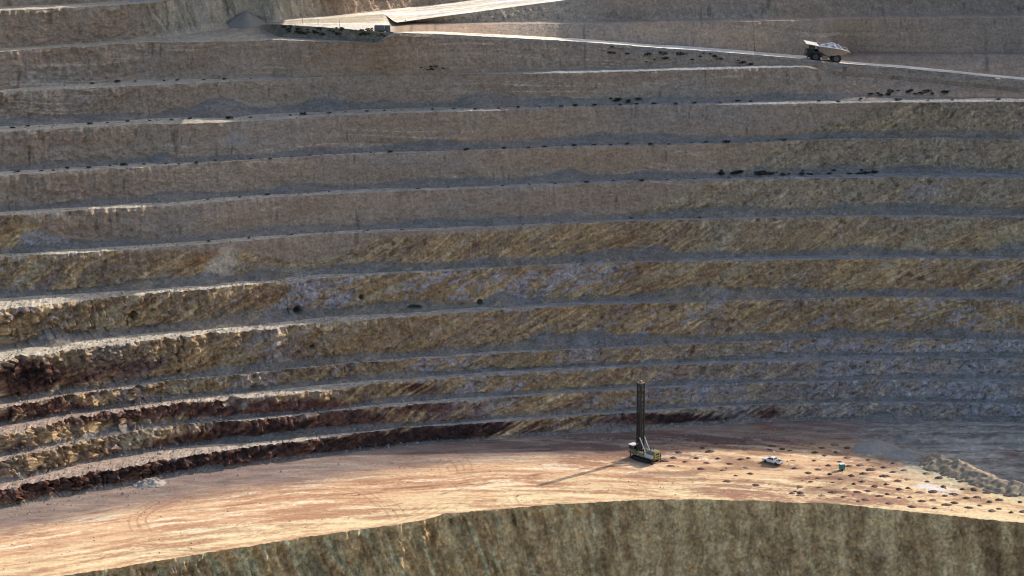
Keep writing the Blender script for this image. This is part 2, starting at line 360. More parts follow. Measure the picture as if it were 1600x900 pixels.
def N(nt, t, **k):
    n = nt.nodes.new(t)
    for a, b in k.items(): setattr(n, a, b)
    return n
def rock_material(name, grain=1.0, bump=.35, scale=1.0, rough=.95, blocky=0.0):
    m = bpy.data.materials.new(name); m.use_nodes = True; t = m.node_tree; b = t.nodes['Principled BSDF']
    b.inputs['Roughness'].default_value = rough; b.inputs['Specular IOR Level'].default_value = .15
    at = N(t, 'ShaderNodeAttribute', attribute_name='rock'); tc = N(t, 'ShaderNodeTexCoord')
    n1 = N(t, 'ShaderNodeTexNoise'); n1.inputs['Scale'].default_value = 1.7 * scale; n1.inputs['Detail'].default_value = 5; n1.inputs['Roughness'].default_value = .7
    mp = N(t, 'ShaderNodeMapping'); mp.inputs['Rotation'].default_value = (.62, .47, .81); mp.inputs['Location'].default_value = (3.3, 7.7, 1.37)
    t.links.new(tc.outputs['Object'], mp.inputs['Vector']); t.links.new(mp.outputs[0], n1.inputs['Vector'])
    mr = N(t, 'ShaderNodeMapRange'); mr.inputs['From Min'].default_value = .28; mr.inputs['From Max'].default_value = .72
    mr.inputs['To Min'].default_value = 1 - .42 * grain; mr.inputs['To Max'].default_value = 1 + .42 * grain
    t.links.new(n1.outputs['Fac'], mr.inputs['Value'])
    n2 = N(t, 'ShaderNodeTexNoise'); n2.inputs['Scale'].default_value = .33 * scale; n2.inputs['Detail'].default_value = 3; t.links.new(mp.outputs[0], n2.inputs['Vector'])
    m2 = N(t, 'ShaderNodeMath', operation='MULTIPLY_ADD'); t.links.new(n2.outputs['Fac'], m2.inputs[0]); m2.inputs[1].default_value = .5 * grain; m2.inputs[2].default_value = -.25 * grain
    ad = N(t, 'ShaderNodeMath', operation='ADD'); t.links.new(mr.outputs['Result'], ad.inputs[0]); t.links.new(m2.outputs[0], ad.inputs[1])
    if blocky:
        vn = N(t, 'ShaderNodeTexVoronoi'); vn.inputs['Scale'].default_value = 1.15; vn2 = N(t, 'ShaderNodeTexVoronoi'); vn2.inputs['Scale'].default_value = .42
        dm = N(t, 'ShaderNodeVectorMath', operation='MULTIPLY_ADD'); dm.inputs[1].default_value = (.9, .9, .9); t.links.new(n1.outputs['Color'], dm.inputs[0]); t.links.new(mp.outputs[0], dm.inputs[2])
        t.links.new(dm.outputs[0], vn.inputs['Vector']); t.links.new(dm.outputs[0], vn2.inputs['Vector'])
        sx_ = N(t, 'ShaderNodeSeparateColor'); t.links.new(vn.outputs['Color'], sx_.inputs[0]); sy_ = N(t, 'ShaderNodeSeparateColor'); t.links.new(vn2.outputs['Color'], sy_.inputs[0])
        s1 = N(t, 'ShaderNodeMath', operation='ADD'); t.links.new(sx_.outputs[0], s1.inputs[0]); t.links.new(sy_.outputs[0], s1.inputs[1])
        s2 = N(t, 'ShaderNodeMath', operation='MULTIPLY_ADD'); t.links.new(s1.outputs[0], s2.inputs[0]); s2.inputs[1].default_value = blocky; s2.inputs[2].default_value = -blocky
        s3 = N(t, 'ShaderNodeMath', operation='MULTIPLY'); t.links.new(s2.outputs[0], s3.inputs[0]); t.links.new(at.outputs['Alpha'], s3.inputs[1])
        ad2 = N(t, 'ShaderNodeMath', operation='ADD'); t.links.new(ad.outputs[0], ad2.inputs[0]); t.links.new(s3.outputs[0], ad2.inputs[1]); ad = ad2
        hb = N(t, 'ShaderNodeMath', operation='MULTIPLY_ADD'); t.links.new(s1.outputs[0], hb.inputs[0]); hb.inputs[1].default_value = .35; t.links.new(n1.outputs['Fac'], hb.inputs[2])
    mx = N(t, 'ShaderNodeVectorMath', operation='SCALE'); t.links.new(at.outputs['Color'], mx.inputs[0]); t.links.new(ad.outputs[0], mx.inputs['Scale'])
    t.links.new(mx.outputs[0], b.inputs['Base Color'])
    bp = N(t, 'ShaderNodeBump'); bp.inputs['Strength'].default_value = 1.0; bp.inputs['Distance'].default_value = bump
    t.links.new(hb.outputs[0] if blocky else n1.outputs['Fac'], bp.inputs['Height']); t.links.new(bp.outputs[0], b.inputs['Normal'])
    return m
M_ROCK = rock_material('bench_rock', .8, .6, 1.0, blocky=.24)
M_LOW = rock_material('khaki_face_rock', 1.0, .6, 2.2, blocky=.35)
M_FLOOR = rock_material('floor_dirt', .35, .06, 1.3)
M_PILE = rock_material('spoil_rock', .8, .35, 2.0)

def face_band(toe, crest, nrow, sd, ttfrac, run, amp=1.0, steep=None, colour=None, rill=0.0):
    t = np.linspace(0, 1, nrow)[:, None]
    base = toe[None] * (1 - t[..., None]) + crest[None] * t[..., None]
    n = normal(crest)
    # rock profile: straight from the (unmoved) toe to the crest, apron below
    if ttfrac is not None:
        tt = np.maximum(ttfrac, .02)[None]
        # base currently leans from moved toe; rebuild
        fr = np.where(t < tt, (1 - t / tt) , 0.0)        # 1 at toe -> 0 at top of apron
        orig = toe - np.concatenate([n * run[:, None], np.zeros((NC, 1))], 1)
        base = orig[None] * (1 - t[..., None]) + crest[None] * t[..., None]
        base[..., 0] += n[None, :, 0] * run[None] * fr; base[..., 1] += n[None, :, 1] * run[None] * fr
        tal = sm(.06, -.03, t - tt)
    else: tal = np.zeros((nrow, NC))
    u, v = proj(base[..., 0], base[..., 1], base[..., 2])
    x, y, z = base[..., 0], base[..., 1], base[..., 2]
    w = np.clip(np.minimum(t, (1 - t) * 1.6) * 9, 0, 1); h = np.maximum(crest[:, 2] - toe[:, 2], 0)[None]; w = w * np.clip(h / 3, 0, 1)
    ra = rough(u, v) * amp
    d = ra * (.75 * fbm(x * .12, y * .12, z * .18, 3) + .75 * perlin(x * .6, y * .6, z * .7) + .5 * perlin(x * 1.4, y * 1.4, z * 1.6))
    d = d + ra * .30 * np.tanh(5 * perlin(x * .35, y * .35, z * .5)) + ra * .16 * np.tanh(6 * perlin(x * .9 + 9, y * .9, z * .8))
    d = d + ra * .28 * np.abs(perlin(x * .9, y * .4, z * .14)) * 1.4
    d = d + .08 * perlin(x * 1.4, 3.1, z * .12)
    if rill: 
        rr = rill(u, v) if callable(rill) else rill
        d = d - rr * (np.abs(perlin((x + .35 * z) * .42, y * .15, z * .06)) * 1.6 + np.abs(perlin((x + .3 * z) * 1.05, y * .3, z * .1)) * .8) 
    d = d * w * (1 - .82 * tal)
    base[..., 0] += n[None, :, 0] * d; base[..., 1] += n[None, :, 1] * d
    col, low = (colour or rock_colour)(x, y, z, u, v)
    tc = mix(TAL, BERMG * .72, sm(-.5, .5, perlin(x * .1, z * .3, 4.)))
    tc = mix(tc, col, .10 + .2 * sm(-.3, .6, perlin(x * .06, 9., z * .2)) * np.ones_like(x))
    tc = tc * (1 + .22 * perlin(x * .9, y * .9, z * 1.5) + .2 * perlin(x * .2, y, z * .5))[..., None]
    col = mix(col, tc, tal * .88)
    # sunlit dribbles below the crest, painted into the colour as cream
    sun_drib = sm(.80, 1.0, t) * sm(.12, .5, perlin(x * .6, 1.7, z * .2) + .4 * perlin(x * .09, sd, 0.)) * sm(800, 100, u)
    col = mix(col, CREAM, np.clip(sun_drib * .5, 0, 1))
    return base, col
def berm_band(a, b, nrow, colour, sd, lump=.18, hump=0.0):
    t = np.linspace(0, 1, nrow)[:, None]; p = a[None] * (1 - t[..., None]) + b[None] * t[..., None]
    x, y, z = p[..., 0], p[..., 1], p[..., 2]; w = np.sin(np.pi * t)
    p[..., 2] += w * lump * (fbm(x * .5, y * .6, sd, 3)) + hump * np.exp(-((t - .25) / .16) ** 2) * (0.6 + .6 * perlin(x * .25, sd, 0.)) * w
    u, v = proj(p[..., 0], p[..., 1], p[..., 2])
    k = 1 + .22 * perlin(x * .7, y * 1.2, sd) + .16 * perlin(x * .1, y * .5, sd + 2)
    c = colour(x, y, z, u, v, t) * k[..., None]
    return p, np.clip(c, .01, .9)
def berm_col(x, y, z, u, v, t):
    lf = sm(1000, 250, u) * np.ones_like(x)
    c = mix(BERMG * 1.1, CREAM * .8, lf)  # sunlit berms at left, shaded ones at right, put into the colour
    red = sm(560, 640, v) * sm(600, 100, u)
    c = mix(c, srgb(160,134,118), red * .8)
    return c
def road_col(x, y, z, u, v, t):
    c = mix(srgb(226,216,196), srgb(204,190,166), sm(-.4, .6, perlin(x * .05, y * .7, 1.)))
    c = mix(c, srgb(236,232,224), sm(.1, .5, perlin(x * .03 + 4, y * .35, 5.)))
    for k_, wd in ((.22, .05), (.36, .04), (.62, .05), (.78, .04)): c = c * (1 - .28 * np.exp(-((t - k_ - .03 * perlin(x * .04, 1., k_)) / wd) ** 2))[..., None] * np.ones_like(c)
    return c * .93

# ------------------------------------------------------------------ the pit wall, bench by bench from the floor up
names_lab = {1: 'lowest rock bench above the sunlit drilling floor, dark maroon towards the left',
 2: 'second rock bench up from the floor, low and streaked maroon', 3: 'third rock bench up from the floor, low and ochre with grey streaks',
 4: 'fourth rock bench up from the floor, last of the low benches', 5: 'fifth rock bench up from the floor, tall and ochre with diagonal veins',
 6: 'sixth rock bench up, tall with white veined rock and a small black opening at left', 7: 'seventh rock bench up, olive and ochre below the pink cover rock',
 8: 'eighth rock bench up, crossed by the slanting contact of pink and ochre rock', 9: 'ninth rock bench up, pinkish with ochre only at far right',
 10: 'tenth rock bench up, evenly bedded pinkish brown', 11: 'eleventh rock bench up, ending against the haul road under the truck'}
prev_crest = LIP; prev_toe = None
benches = {}
# lower wall and floor first
def lower_col(x, y, z, u, v):
    a = x + (.12 + .3 * sm(1000, 700, u)) * z + 1.3 * fbm(x * .1, z * .12, 5., 3)
    c = mix(srgb(226,194,142), srgb(194,160,114), sm(-.4, .4, fbm(a * .35, z * .03, 3., 4)))
    c = mix(c, srgb(216,202,156), sm(.15, .5, perlin(a * .5, z * .05, 5.)) * sm(1200, 700, u))  # sunlit ribs towards the left painted as cream
    c = mix(c, srgb(130,100,68), sm(.3, .7, fbm(x * .08, z * .03, 15., 3)) * .6)
    c = c * (1 + .2 * perlin(a * 1.6, z * .3, 8.) + .3 * perlin(x * 1.5, y, z * 1.3))[..., None]; c = c * (1 + .22 * fbm(x * .25, z * .3, 19., 3) + .3 * perlin(x * 1.3, y * 1.3, z * 2.1))[..., None]; c = c * (1 - .25 * sm(.4, .6, perlin(a * .9, z * .3, 18.)))[..., None]
    return np.clip(c, .01, .9), 0
g0, c0 = face_band(LF, LIP, 110, 1., None, None, 1.0, colour=lower_col, rill=lambda u, v: .3 + 1.3 * sm(1150, 700, u))
make_grid_obj('lower_pit_wall', [g0], [c0], M_LOW, 'khaki rock face dropping below the front edge of the drilling floor', 'rock wall')
gp, cpp = berm_band(PIT, LF, 12, lambda x, y, z, u, v, t: mix(srgb(150,140,115), srgb(130,120,100), sm(-.4, .4, perlin(x * .03, y * .03, 1.))), 3.)
make_grid_obj('pit_bottom', [gp], [cpp], M_FLOOR, 'deeper pit bottom below the khaki rock face', 'ground')

T1, a1, r1 = talus_foot(seq_T[1], C[1], None, 5.0, .16)
def floor_col(x, y, z, u, v, t):
    wq = y + .12 * x + 1.6 * fbm(x * .04, y * .07, 18., 3) + .0022 * (x - 30) ** 2; st = perlin(x * .05, wq * .40, 1.) + .6 * perlin(x * .12, wq * 1.1, 3.) + .5 * perlin(x * .4, wq * 2.2, 3.) + .35 * perlin(x * .9, y * 1.3, 6.)
    big = fbm(x * .03, y * .09, 7., 3)
    c = mix(srgb(204,166,126), srgb(176,132,98), sm(-.35, .55, st * .8 + .6 * big))
    c = mix(c, srgb(222,204,174), sm(.25, .8, -st + .3 * big) * .9)
    front = sm(.45, .12, t); c = mix(c, srgb(212,190,144), front * sm(-.6, .4, -st) * .75)
    c = mix(c, srgb(150,106,82), sm(.1, .6, big + .5 * st) * (.3 + .25 * sm(700, 1100, u)))
    back_ = sm(.55, .8, t + .05 * big); c = mix(c, srgb(112,98,92), back_ * .85); c = c * (1 + .3 * back_ * fbm(x * .12, y * .4, 91., 3))[..., None]  # rear of the floor darkened: the wall's shade put into the colour
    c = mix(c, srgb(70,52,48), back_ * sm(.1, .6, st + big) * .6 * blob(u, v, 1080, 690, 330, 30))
    gf = sm(1270, 1420, u) * sm(740, 705, v - (u - 1350) * .22); tx2 = perlin(x * .06, y * .5, 41.) + .8 * perlin(x * .3, y * .9, 43.) + .5 * perlin(x * .9, y * 1.4, 45.)
    rg = blob(u, v, 1280, 770, 210, 36); c = mix(c, srgb(140,104,86), rg * sm(-.3, .4, st + big * .7) * .8)
    c = mix(c, srgb(222,218,214), .7 * sm(.5, 1., blob(u, v, 1458, 762, 40, 8, .12) + .9 * st + .3 * perlin(x * .7, y * .9, 5.)) * sm(.1, .3, blob(u, v, 1458, 762, 40, 9, .12))); c = mix(c, srgb(224,206,140), .7 * blob(u, v, 1500, 745, 110, 16, .25))
    c = mix(c, mix(srgb(150,144,132), srgb(104,98,92), sm(-.5, .7, tx2)), gf * .92); c = mix(c, srgb(66,64,62), gf * sm(3.5, 1., np.abs(v - 682 + .01 * (u - 1480) - 2 * perlin(x * .1, 2., 1.))) * sm(-.2, .3, tx2) * .8); c = mix(c, srgb(178,172,160), gf * sm(.5, .9, -tx2) * .7)
    # wheel ruts sweeping along the floor
    for (uu, vv, sl, cu) in ((560, 770, -.10, 0), (560, 774, -.10, 0), (820, 745, -.16, .0003)):
        dd = np.abs(v - (vv + sl * (u - uu) + cu * (u - uu) ** 2) + 1.5 * perlin(x * .1, 0., 3.))
        c = mix(c, srgb(130,90,66), sm(1.6, .4, dd) * sm(330, 180, abs(u - uu)) * sm(-.3, .3, perlin(x * .2, y * .3, 77.)) * .75)
    rt = random.Random(4)
    for (cx0, cy0, ra0) in [(rt.uniform(-130, 110), rt.uniform(690, 775), rt.uniform(40, 130)) for _ in range(5)] + list(((-18, 742, 13), (60, 735, 26), (-60, 702, 32))):
        dd = np.abs(np.hypot(x - cx0, (y - cy0) * 1.2) - ra0 - .8 * perlin(x * .1, y * .1, ra0)); dd = np.minimum(dd, np.abs(dd - 2.2)); c = mix(c, srgb(128,88,66), sm(.45, .12, dd) * sm(-.05, .35, perlin(x * .07, y * .07, ra0 + 3.)) * .38)
    dirt = (.3 + .55 * sm(850, 1050, u)) * sm(.1, .55, fbm(x * .06, y * .13, 63., 4) + .55 * blob(u, v, 1190, 735, 170, 30) + .3 * blob(u, v, 1380, 780, 200, 25) - .25); c = mix(c, srgb(110,72,56), dirt * .7)
    c = c * np.array([.91, .935, .95])
    c = c * (1 + .10 * perlin(x * 1.1, y * 1.6, 2.) + .12 * perlin(x * .5, y * 3., 12.))[..., None]
    return c
tfl = 120
t = np.linspace(0, 1, tfl)[:, None, None]; fp = LIP[None] * (1 - t) + T1[None] * t; fp[..., 2] = LIP[None, :, 2] * np.exp(-t[..., 0] * 60)
x, y = fp[..., 0], fp[..., 1]; tw = np.clip(np.minimum(t[..., 0], 1 - t[..., 0]) * 12, 0, 1)
fp[..., 2] += tw * (.10 * fbm(x * .05, y * .35, 4., 3) + .10 * perlin(x * .15, (y + .1 * x) * 1.4, 9.) + .06 * perlin(x * 1., y * 1.3, 2.) )
pu_, pv_ = proj(x, y, 0 * x); gz = sm(1290, 1400, pu_) * sm(735, 712, pv_ - (pu_ - 1350) * .24); fp[..., 2] += tw * gz * (.7 * np.maximum(0, fbm(x * .10, y * .3, 24., 4)) + .25 * perlin(x * .7, y * .9, 6.)); fp[..., 2] += tw * gz * 1.1 * np.exp(-((pv_ - 688) / 4.) ** 2) * (1 + .5 * perlin(x * .2, 0., 2.)) * sm(1370, 1420, pu_)
shade = blob(*proj(x, y, 0 * x), 1150, 690, 350, 40)
fp[..., 2] += tw * shade * .4 * fbm(x * .12, y * .3, 14., 3)
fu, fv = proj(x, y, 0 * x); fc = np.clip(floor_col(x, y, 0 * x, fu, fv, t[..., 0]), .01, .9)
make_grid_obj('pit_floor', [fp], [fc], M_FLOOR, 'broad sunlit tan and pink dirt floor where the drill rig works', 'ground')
FLOOR = fp

def holes(sd_list, base, u, v, toe, crest):
    n = normal(crest)
    for (cu, cv, ru, rv, dep) in sd_list:
        m = sm(1.12, .9, np.sqrt(((u - cu) / ru) ** 2 + (np.maximum(v - cv, (v - cv) * .8) / rv) ** 2))
        base[..., 0] -= n[None, :, 0] * m * dep; base[..., 1] -= n[None, :, 1] * m * dep
HOLES = {6: [(209, 494, 5.5, 6, 4.2), (466, 486, 7, 6, 3.8), (565, 465, 4, 3.5, 2.5), (648, 481, 11, 3, 2.5), (750, 473, 4.5, 4, 2.5), (793, 463, 1.6, 1.6, 1.6)], 5: [(489, 542, 4, 2.2, 2.0), (508, 553, 5, 6, 1.2)],
         7: [(615, 381, 3, 2.5, 1.2)]}
# (the openings sit in the face whose crest is level k)
HOLES = {7: [(615, 381, 3, 2.5, 1.2)], 6: [(209, 494, 5.5, 6, 4.2), (466, 486, 7, 6, 3.8), (565, 465, 4, 3.5, 2.5), (648, 481, 11, 3, 2.5), (750, 473, 4.5, 4, 2.5)], 5: [(489, 542, 4, 2.2, 2.0), (508, 553, 5, 6, 1.2)]}

BERMS = {}; FACES = {}
toe_m, aa, rr = T1, a1, r1
NROW = {1: 30, 2: 30, 3: 30, 4: 30, 11: 44}
lower = {}
for k in range(1, 12):
    if k > 1:
        toe_m, aa, rr = talus_foot(seq_T[k], C[k] if k < 11 else blend(R1, C[11], m11), C[k - 1], 5.0 + 2.7 * k)
        p2 = berm_band(C[k - 1], toe_m, 10, berm_col, 2.0 * k, .2, hump=.5 if k > 8 else .3)
        lower.setdefault(k - 1, []).append(p2); BERMS[k - 1] = p2[0]
    top = C[k]
    fb = face_band(toe_m, top, NROW.get(k, 50), 3.3 * k, aa, rr, rill=(lambda u, v: .5 * sm(400, 0, u) * sm(500, 640, v)))
    if k in HOLES:
        u_, v_ = proj(fb[0][..., 0], fb[0][..., 1], fb[0][..., 2]); holes(HOLES[k], fb[0], u_, v_, toe_m, top)
    lower.setdefault(k, []).insert(0, fb); FACES[k] = fb[0]
T11m = T11
def col11(x, y, z, u, v, t):
    return mix(berm_col(x, y, z, u, v, t), PINK2 * .95, sm(1240, 1275, u) * np.ones_like(x))
lower[11].append(berm_band(C[11], T11m, 8, col11, 71., .15, hump=.3))
for k in range(1, 12):
    make_grid_obj('pit_bench', [g for g, _ in lower[k]], [c for _, c in lower[k]], M_ROCK, names_lab[k], 'rock bench')

# slope between level 11 berm and the road / level 12 berm
slope_fb = face_band(T11, C12, 44, 81., None, None, .9, rill=lambda u, v: .35)
b12 = berm_band(C12, T12, 8, berm_col, 83., .1)
s12 = face_band(T12, R1, 26, 85., None, None, 1.3, rill=.3)
u_ = proj(*np.moveaxis(s12[0], -1, 0))[0]; s12 = (s12[0], mix(s12[1], srgb(112,106,90) * 1., .85 * sm(410, 430, u_) * sm(640, 600, u_)) * (1 + .35 * perlin(s12[0][..., 0] * .8, s12[0][..., 1] * .8, s12[0][..., 2]))[..., None])
make_grid_obj('pit_bench', [slope_fb[0], b12[0], s12[0]], [slope_fb[1], b12[1], s12[1]], M_ROCK, 'rock bench carrying the haul road and the pale berm at upper left', 'rock bench')
wind = berm_band(R1, R1b, 5, lambda x, y, z, u, v, t: mix(srgb(170,160,142), CREAM, t * np.ones_like(x)), 87., .05)
road = berm_band(R1b, R2, 10, road_col, 88., .04)
fl = [berm_band(a, b, n, road_col, 89., .05) for a, b, n in ((U1, U2, 22),)]
make_grid_obj('haul_road', [wind[0], road[0], fl[0][0]], [wind[1], road[1], fl[0][1]], M_FLOOR, 'pale haul road ramp bending at a hairpin and running down past the truck', 'road')
def isl(a, b, n, sd, amp=.6, rill=0., cream=.0):
    p, c = face_band(a, b, n, sd, None, None, amp, rill=rill)
    u, v = proj(p[..., 0], p[..., 1], p[..., 2])
    rd = road_col(p[..., 0], p[..., 1], p[..., 2], u, v, 0)
    c = mix(c, rd, sm(622, 600, u) * sm(400, 430, u)); c = mix(c, srgb(176,160,136), cream * sm(960, 860, u))
    return p, c
f1_ = isl(R2, C11b, 14, 91.); f2_ = isl(C11b, T11b, 8, 92., .2); f3_ = isl(T11b, A12, 30, 93.); f4_ = isl(A12, A12b, 8, 94., .2, cream=.6); f5_ = isl(A12b, U1, 34, 95., .9, rill=.35, cream=.75)
L = [f1_, f2_, f3_, f4_, f5_]
make_grid_obj('pit_bench', [g for g, _ in L], [c for _, c in L], M_ROCK, 'rock bench behind the truck with the pale fill slope under the upper road leg', 'rock bench')
def rill13(u, v): return 1.5 * sm(190, 250, u) * sm(700, 480, u)
f13 = face_band(U2, C13, 60, 101., None, None, .8, rill=rill13)
f13 = (f13[0], mix(f13[1], srgb(196,182,158), .7 * sm(200, 260, f13[0][..., 0] * 0 + proj(*np.moveaxis(f13[0], -1, 0))[0]) * sm(520, 480, proj(*np.moveaxis(f13[0], -1, 0))[0])))  # sun on the rilled end put into the colour as cream
b13 = berm_band(C13, T13, 8, berm_col, 103., .2)
f14 = face_band(T13, C14, 24, 105., None, None, .8); b14 = berm_band(C14, T14, 6, berm_col, 106.); f15 = face_band(T14, C15, 16, 107., None, None); b15 = berm_band(C15, RIM, 12, berm_col, 108.); b16 = berm_band(RIM, FAR, 8, berm_col, 109.)
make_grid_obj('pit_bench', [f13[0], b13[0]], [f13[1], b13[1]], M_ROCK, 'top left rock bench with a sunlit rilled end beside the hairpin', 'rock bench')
L = [f14, b14, f15, b15, b16]
make_grid_obj('pit_rim', [g for g, _ in L], [c for _, c in L], M_ROCK, 'uppermost rock face along the top edge and the unseen rim above it', 'ground')
# ================================================================== things that stand in the pit
def proj_grid(g): return proj(g[..., 0], g[..., 1], g[..., 2])
_pg = {}
def at(u, v, g):
    """the place on surface g that the survey sighted at (u, v)"""
    if id(g) not in _pg: _pg[id(g)] = proj_grid(g)
    pu, pv = _pg[id(g)]
    i = np.argmin((pu - u) ** 2 + (pv - v) ** 2 * 2); return Vector(g.reshape(-1, 3)[i].tolist())

def mat(name, rgb, rough=.7, metal=0., var=.18, scale=3.0, spec=.3):
    m = bpy.data.materials.new(name); m.use_nodes = True; t = m.node_tree; b = t.nodes['Principled BSDF']
    b.inputs['Roughness'].default_value = rough; b.inputs['Metallic'].default_value = metal; b.inputs['Specular IOR Level'].default_value = spec
    tc = N(t, 'ShaderNodeTexCoord'); n = N(t, 'ShaderNodeTexNoise'); n.inputs['Scale'].default_value = scale; n.inputs['Detail'].default_value = 4
    t.links.new(tc.outputs['Object'], n.inputs['Vector'])
    mr = N(t, 'ShaderNodeMapRange'); mr.inputs['From Min'].default_value = .3; mr.inputs['From Max'].default_value = .7; mr.inputs['To Min'].default_value = 1 - var; mr.inputs['To Max'].default_value = 1 + var
    t.links.new(n.outputs['Fac'], mr.inputs['Value'])
    mx = N(t, 'ShaderNodeVectorMath', operation='SCALE'); mx.inputs[0].default_value = tuple(float(c) for c in rgb); t.links.new(mr.outputs['Result'], mx.inputs['Scale']); t.links.new(mx.outputs[0], b.inputs['Base Color'])
    return m
M = dict(
 yellow=mat('machine_yellow', (.36,.31,.08), .55, var=.35), olive=mat('dusty_olive_paint', (.17,.16,.115), .7, var=.35), steel=mat('dark_mast_steel', (.035,.036,.026), .6, .2, .4),
 pale=mat('pale_steel', (.42,.45,.42), .5, .2), white=mat('white_paint', (.62,.61,.58), .4, var=.08), black=mat('black_rubber', (.012,.012,.014), .9, var=.3),
 glass=mat('dark_glass', (.008,.009,.012), .1, spec=.6, var=.05), dark=mat('dark_frame', (.03,.03,.032), .7), truckp=mat('truck_cream_paint', (.23,.165,.115), .6, var=.2),
 lip=mat('sunlit_steel', (.50,.47,.42), .45, .1, .12), deck=mat('dark_truck_body', (.045,.045,.04), .65, var=.3), hub=mat('grey_hub', (.05,.05,.055), .6), teal=mat('teal_paint', (.03,.20,.165), .5, var=.15),  # lip: sunlight on canopy and top rails put into a paler colour
 lens=mat('lamp_lens', (.7,.7,.6), .15, spec=.6), red=mat('red_lens', (.35,.02,.02), .3), wood=mat('stake_wood', (.35,.26,.16), .8), concrete=mat('dark_concrete', (.06,.07,.08), .9, var=.2), leaf=mat('dark_scrub_leaf', (.026,.034,.018), .8, var=.5),
 twig=mat('scrub_twig', (.05,.04,.03), .9), ore=mat('pale_ore', (.24,.24,.26), .9, var=.5, scale=2.0), cut=mat('drill_cuttings', (.10,.055,.04), .95, var=.5, scale=4), cutl=mat('tan_cuttings', (.20,.13,.09), .95, var=.4, scale=4), rubble=mat('rubble_rock', (.26,.22,.18), .95, var=.45, scale=.8),
 gravel=mat('grey_gravel', (.25,.225,.19), .95, var=.3, scale=5))

class MB:
    def __init__(s): s.b = bmesh.new()
    def box(s, c, size, rot=None, bevel=0.0):
        r = bmesh.ops.create_cube(s.b, size=1.0); vs = r['verts']
        mtx = Matrix.Translation(Vector(c)) @ (rot or Matrix()) @ Matrix.Diagonal((*size, 1))
        bmesh.ops.transform(s.b, matrix=mtx, verts=vs)
        if bevel:
            es = list({e for v in vs for e in v.link_edges}); bmesh.ops.bevel(s.b, geom=es, offset=bevel, segments=2, affect='EDGES')
        return s
    def cyl(s, a, b_, r, r2=None, n=14, caps=True):
        a = Vector(a); b_ = Vector(b_); d = b_ - a
        q = bmesh.ops.create_cone(s.b, cap_ends=caps, segments=n, radius1=r, radius2=r if r2 is None else r2, depth=d.length)
        bmesh.ops.transform(s.b, matrix=Matrix.Translation((a + b_) / 2) @ d.to_track_quat('Z', 'Y').to_matrix().to_4x4(), verts=q['verts']); return s
    def bar(s, a, b_, w_, h_=None):
        a = Vector(a); b_ = Vector(b_); d = b_ - a
        return s.box((a + b_) / 2, (w_, h_ or w_, d.length), d.to_track_quat('Z', 'Y').to_matrix().to_4x4())
    def prism(s, prof, x0, x1, axis='y'):
        """profile in (x,z) extruded along y from x0 to x1"""
        f = lambda p, k: (p[0], k, p[1])
        A = [s.b.verts.new(f(p, x0)) for p in prof]; B = [s.b.verts.new(f(p, x1)) for p in prof]
        n = len(prof); s.b.faces.new(A); s.b.faces.new(B[::-1])
        for i in range(n): s.b.faces.new((A[i], B[i], B[(i + 1) % n], A[(i + 1) % n]))
        return s
    def build(s, name, m, parent=None, loc=None, bev=0.0, smooth=False):
        bmesh.ops.recalc_face_normals(s.b, faces=s.b.faces)
        me = bpy.data.meshes.new(name); s.b.to_mesh(me); s.b.free(); me.materials.append(M[m] if isinstance(m, str) else m)
        if smooth: me.polygons.foreach_set('use_smooth', [True] * len(me.polygons))
        o = bpy.data.objects.new(name, me); COL.objects.link(o)
        if parent: o.parent = parent
        if loc is not None: o.location = loc
        return o
def empty(name, loc, rot=(0, 0, 0), **k):
    o = bpy.data.objects.new(name, None); COL.objects.link(o); o.location = loc; o.rotation_euler = rot; o.empty_display_size = 1
    return tag(o, **k)
def tag(o, label=None, cat=None, group=None, kind=None):
    if label: o['label'] = label
    if cat: o['category'] = cat
    if group: o['group'] = group
    if kind: o['kind'] = kind
    return o

# ---------------------------------------------------------------- haul truck, x forward
p = at(1288, 97, road[0]); q = at(1330, 101, road[0]); p2 = at(1240, 93, road[0])
dirv = (p2 - q).normalized(); yaw = math.atan2(dirv.y, dirv.x); pitch = -math.asin(dirv.z)
rc = at(1288, 99, R1b[None]); rb_ = at(1288, 95, R2[None]); ctr = rc * .52 + rb_ * .48
truck = empty('haul_truck', ctr, (0, pitch, yaw), label='loaded haul truck with cream tipping tray climbing the pale road', cat='dump truck'); truck.scale = (.93,) * 3
# side profile of the tray: canopy over the cab, deep belly, upswept tail
def tray():
    m = MB(); W = 3.1
    prof_o = [(6.6, 5.25), (2.7, 4.55), (2.3, 3.9), (1.2, 2.75), (-.6, 2.15), (-4.4, 2.9), (-7.1, 3.75), (-7.15, 3.95)]
    prof_top = [(6.6, 5.45), (2.6, 4.95), (-1.2, 4.75), (-3.8, 4.6), (-7.15, 3.95)]
    bm = m.b
    # two side walls
    side = [(2.7, 4.55), (2.3, 3.9), (1.2, 2.75), (-.6, 2.15), (-4.4, 2.9), (-7.15, 3.75), (-7.15, 3.95), (-3.8, 4.6), (-1.2, 4.75), (2.6, 4.95)]
    for sgn in (-1, 1): m.prism(side, sgn * W - .09, sgn * W + .09)
    fl_ = [(2.7, 4.55), (2.3, 3.9), (1.2, 2.75), (-.6, 2.15), (-4.4, 2.9), (-7.15, 3.75)]
    inn = [(x + (.0), z + .16) for x, z in fl_]
    m.prism(fl_ + inn[::-1], -W + .1, W - .1)
    for sgn in (-1, 1):
        for xx, z0_, z1_ in ((1.5, 3.1, 4.7), (.4, 2.6, 4.75), (-.8, 2.3, 4.7), (-2.1, 2.55, 4.65), (-3.4, 2.8, 4.6), (-4.7, 3.1, 4.4)):
            m.box((xx, sgn * (W + .14), (z0_ + z1_) / 2), (.16, .12, z1_ - z0_))
    return m
bed = tray().build('tipping_tray', 'truckp', truck)
c = MB(); c.prism([(6.7, 5.34), (6.7, 5.45), (2.6, 5.0), (2.6, 4.85)], -3.1, 3.1); c.build('canopy', 'lip', bed)
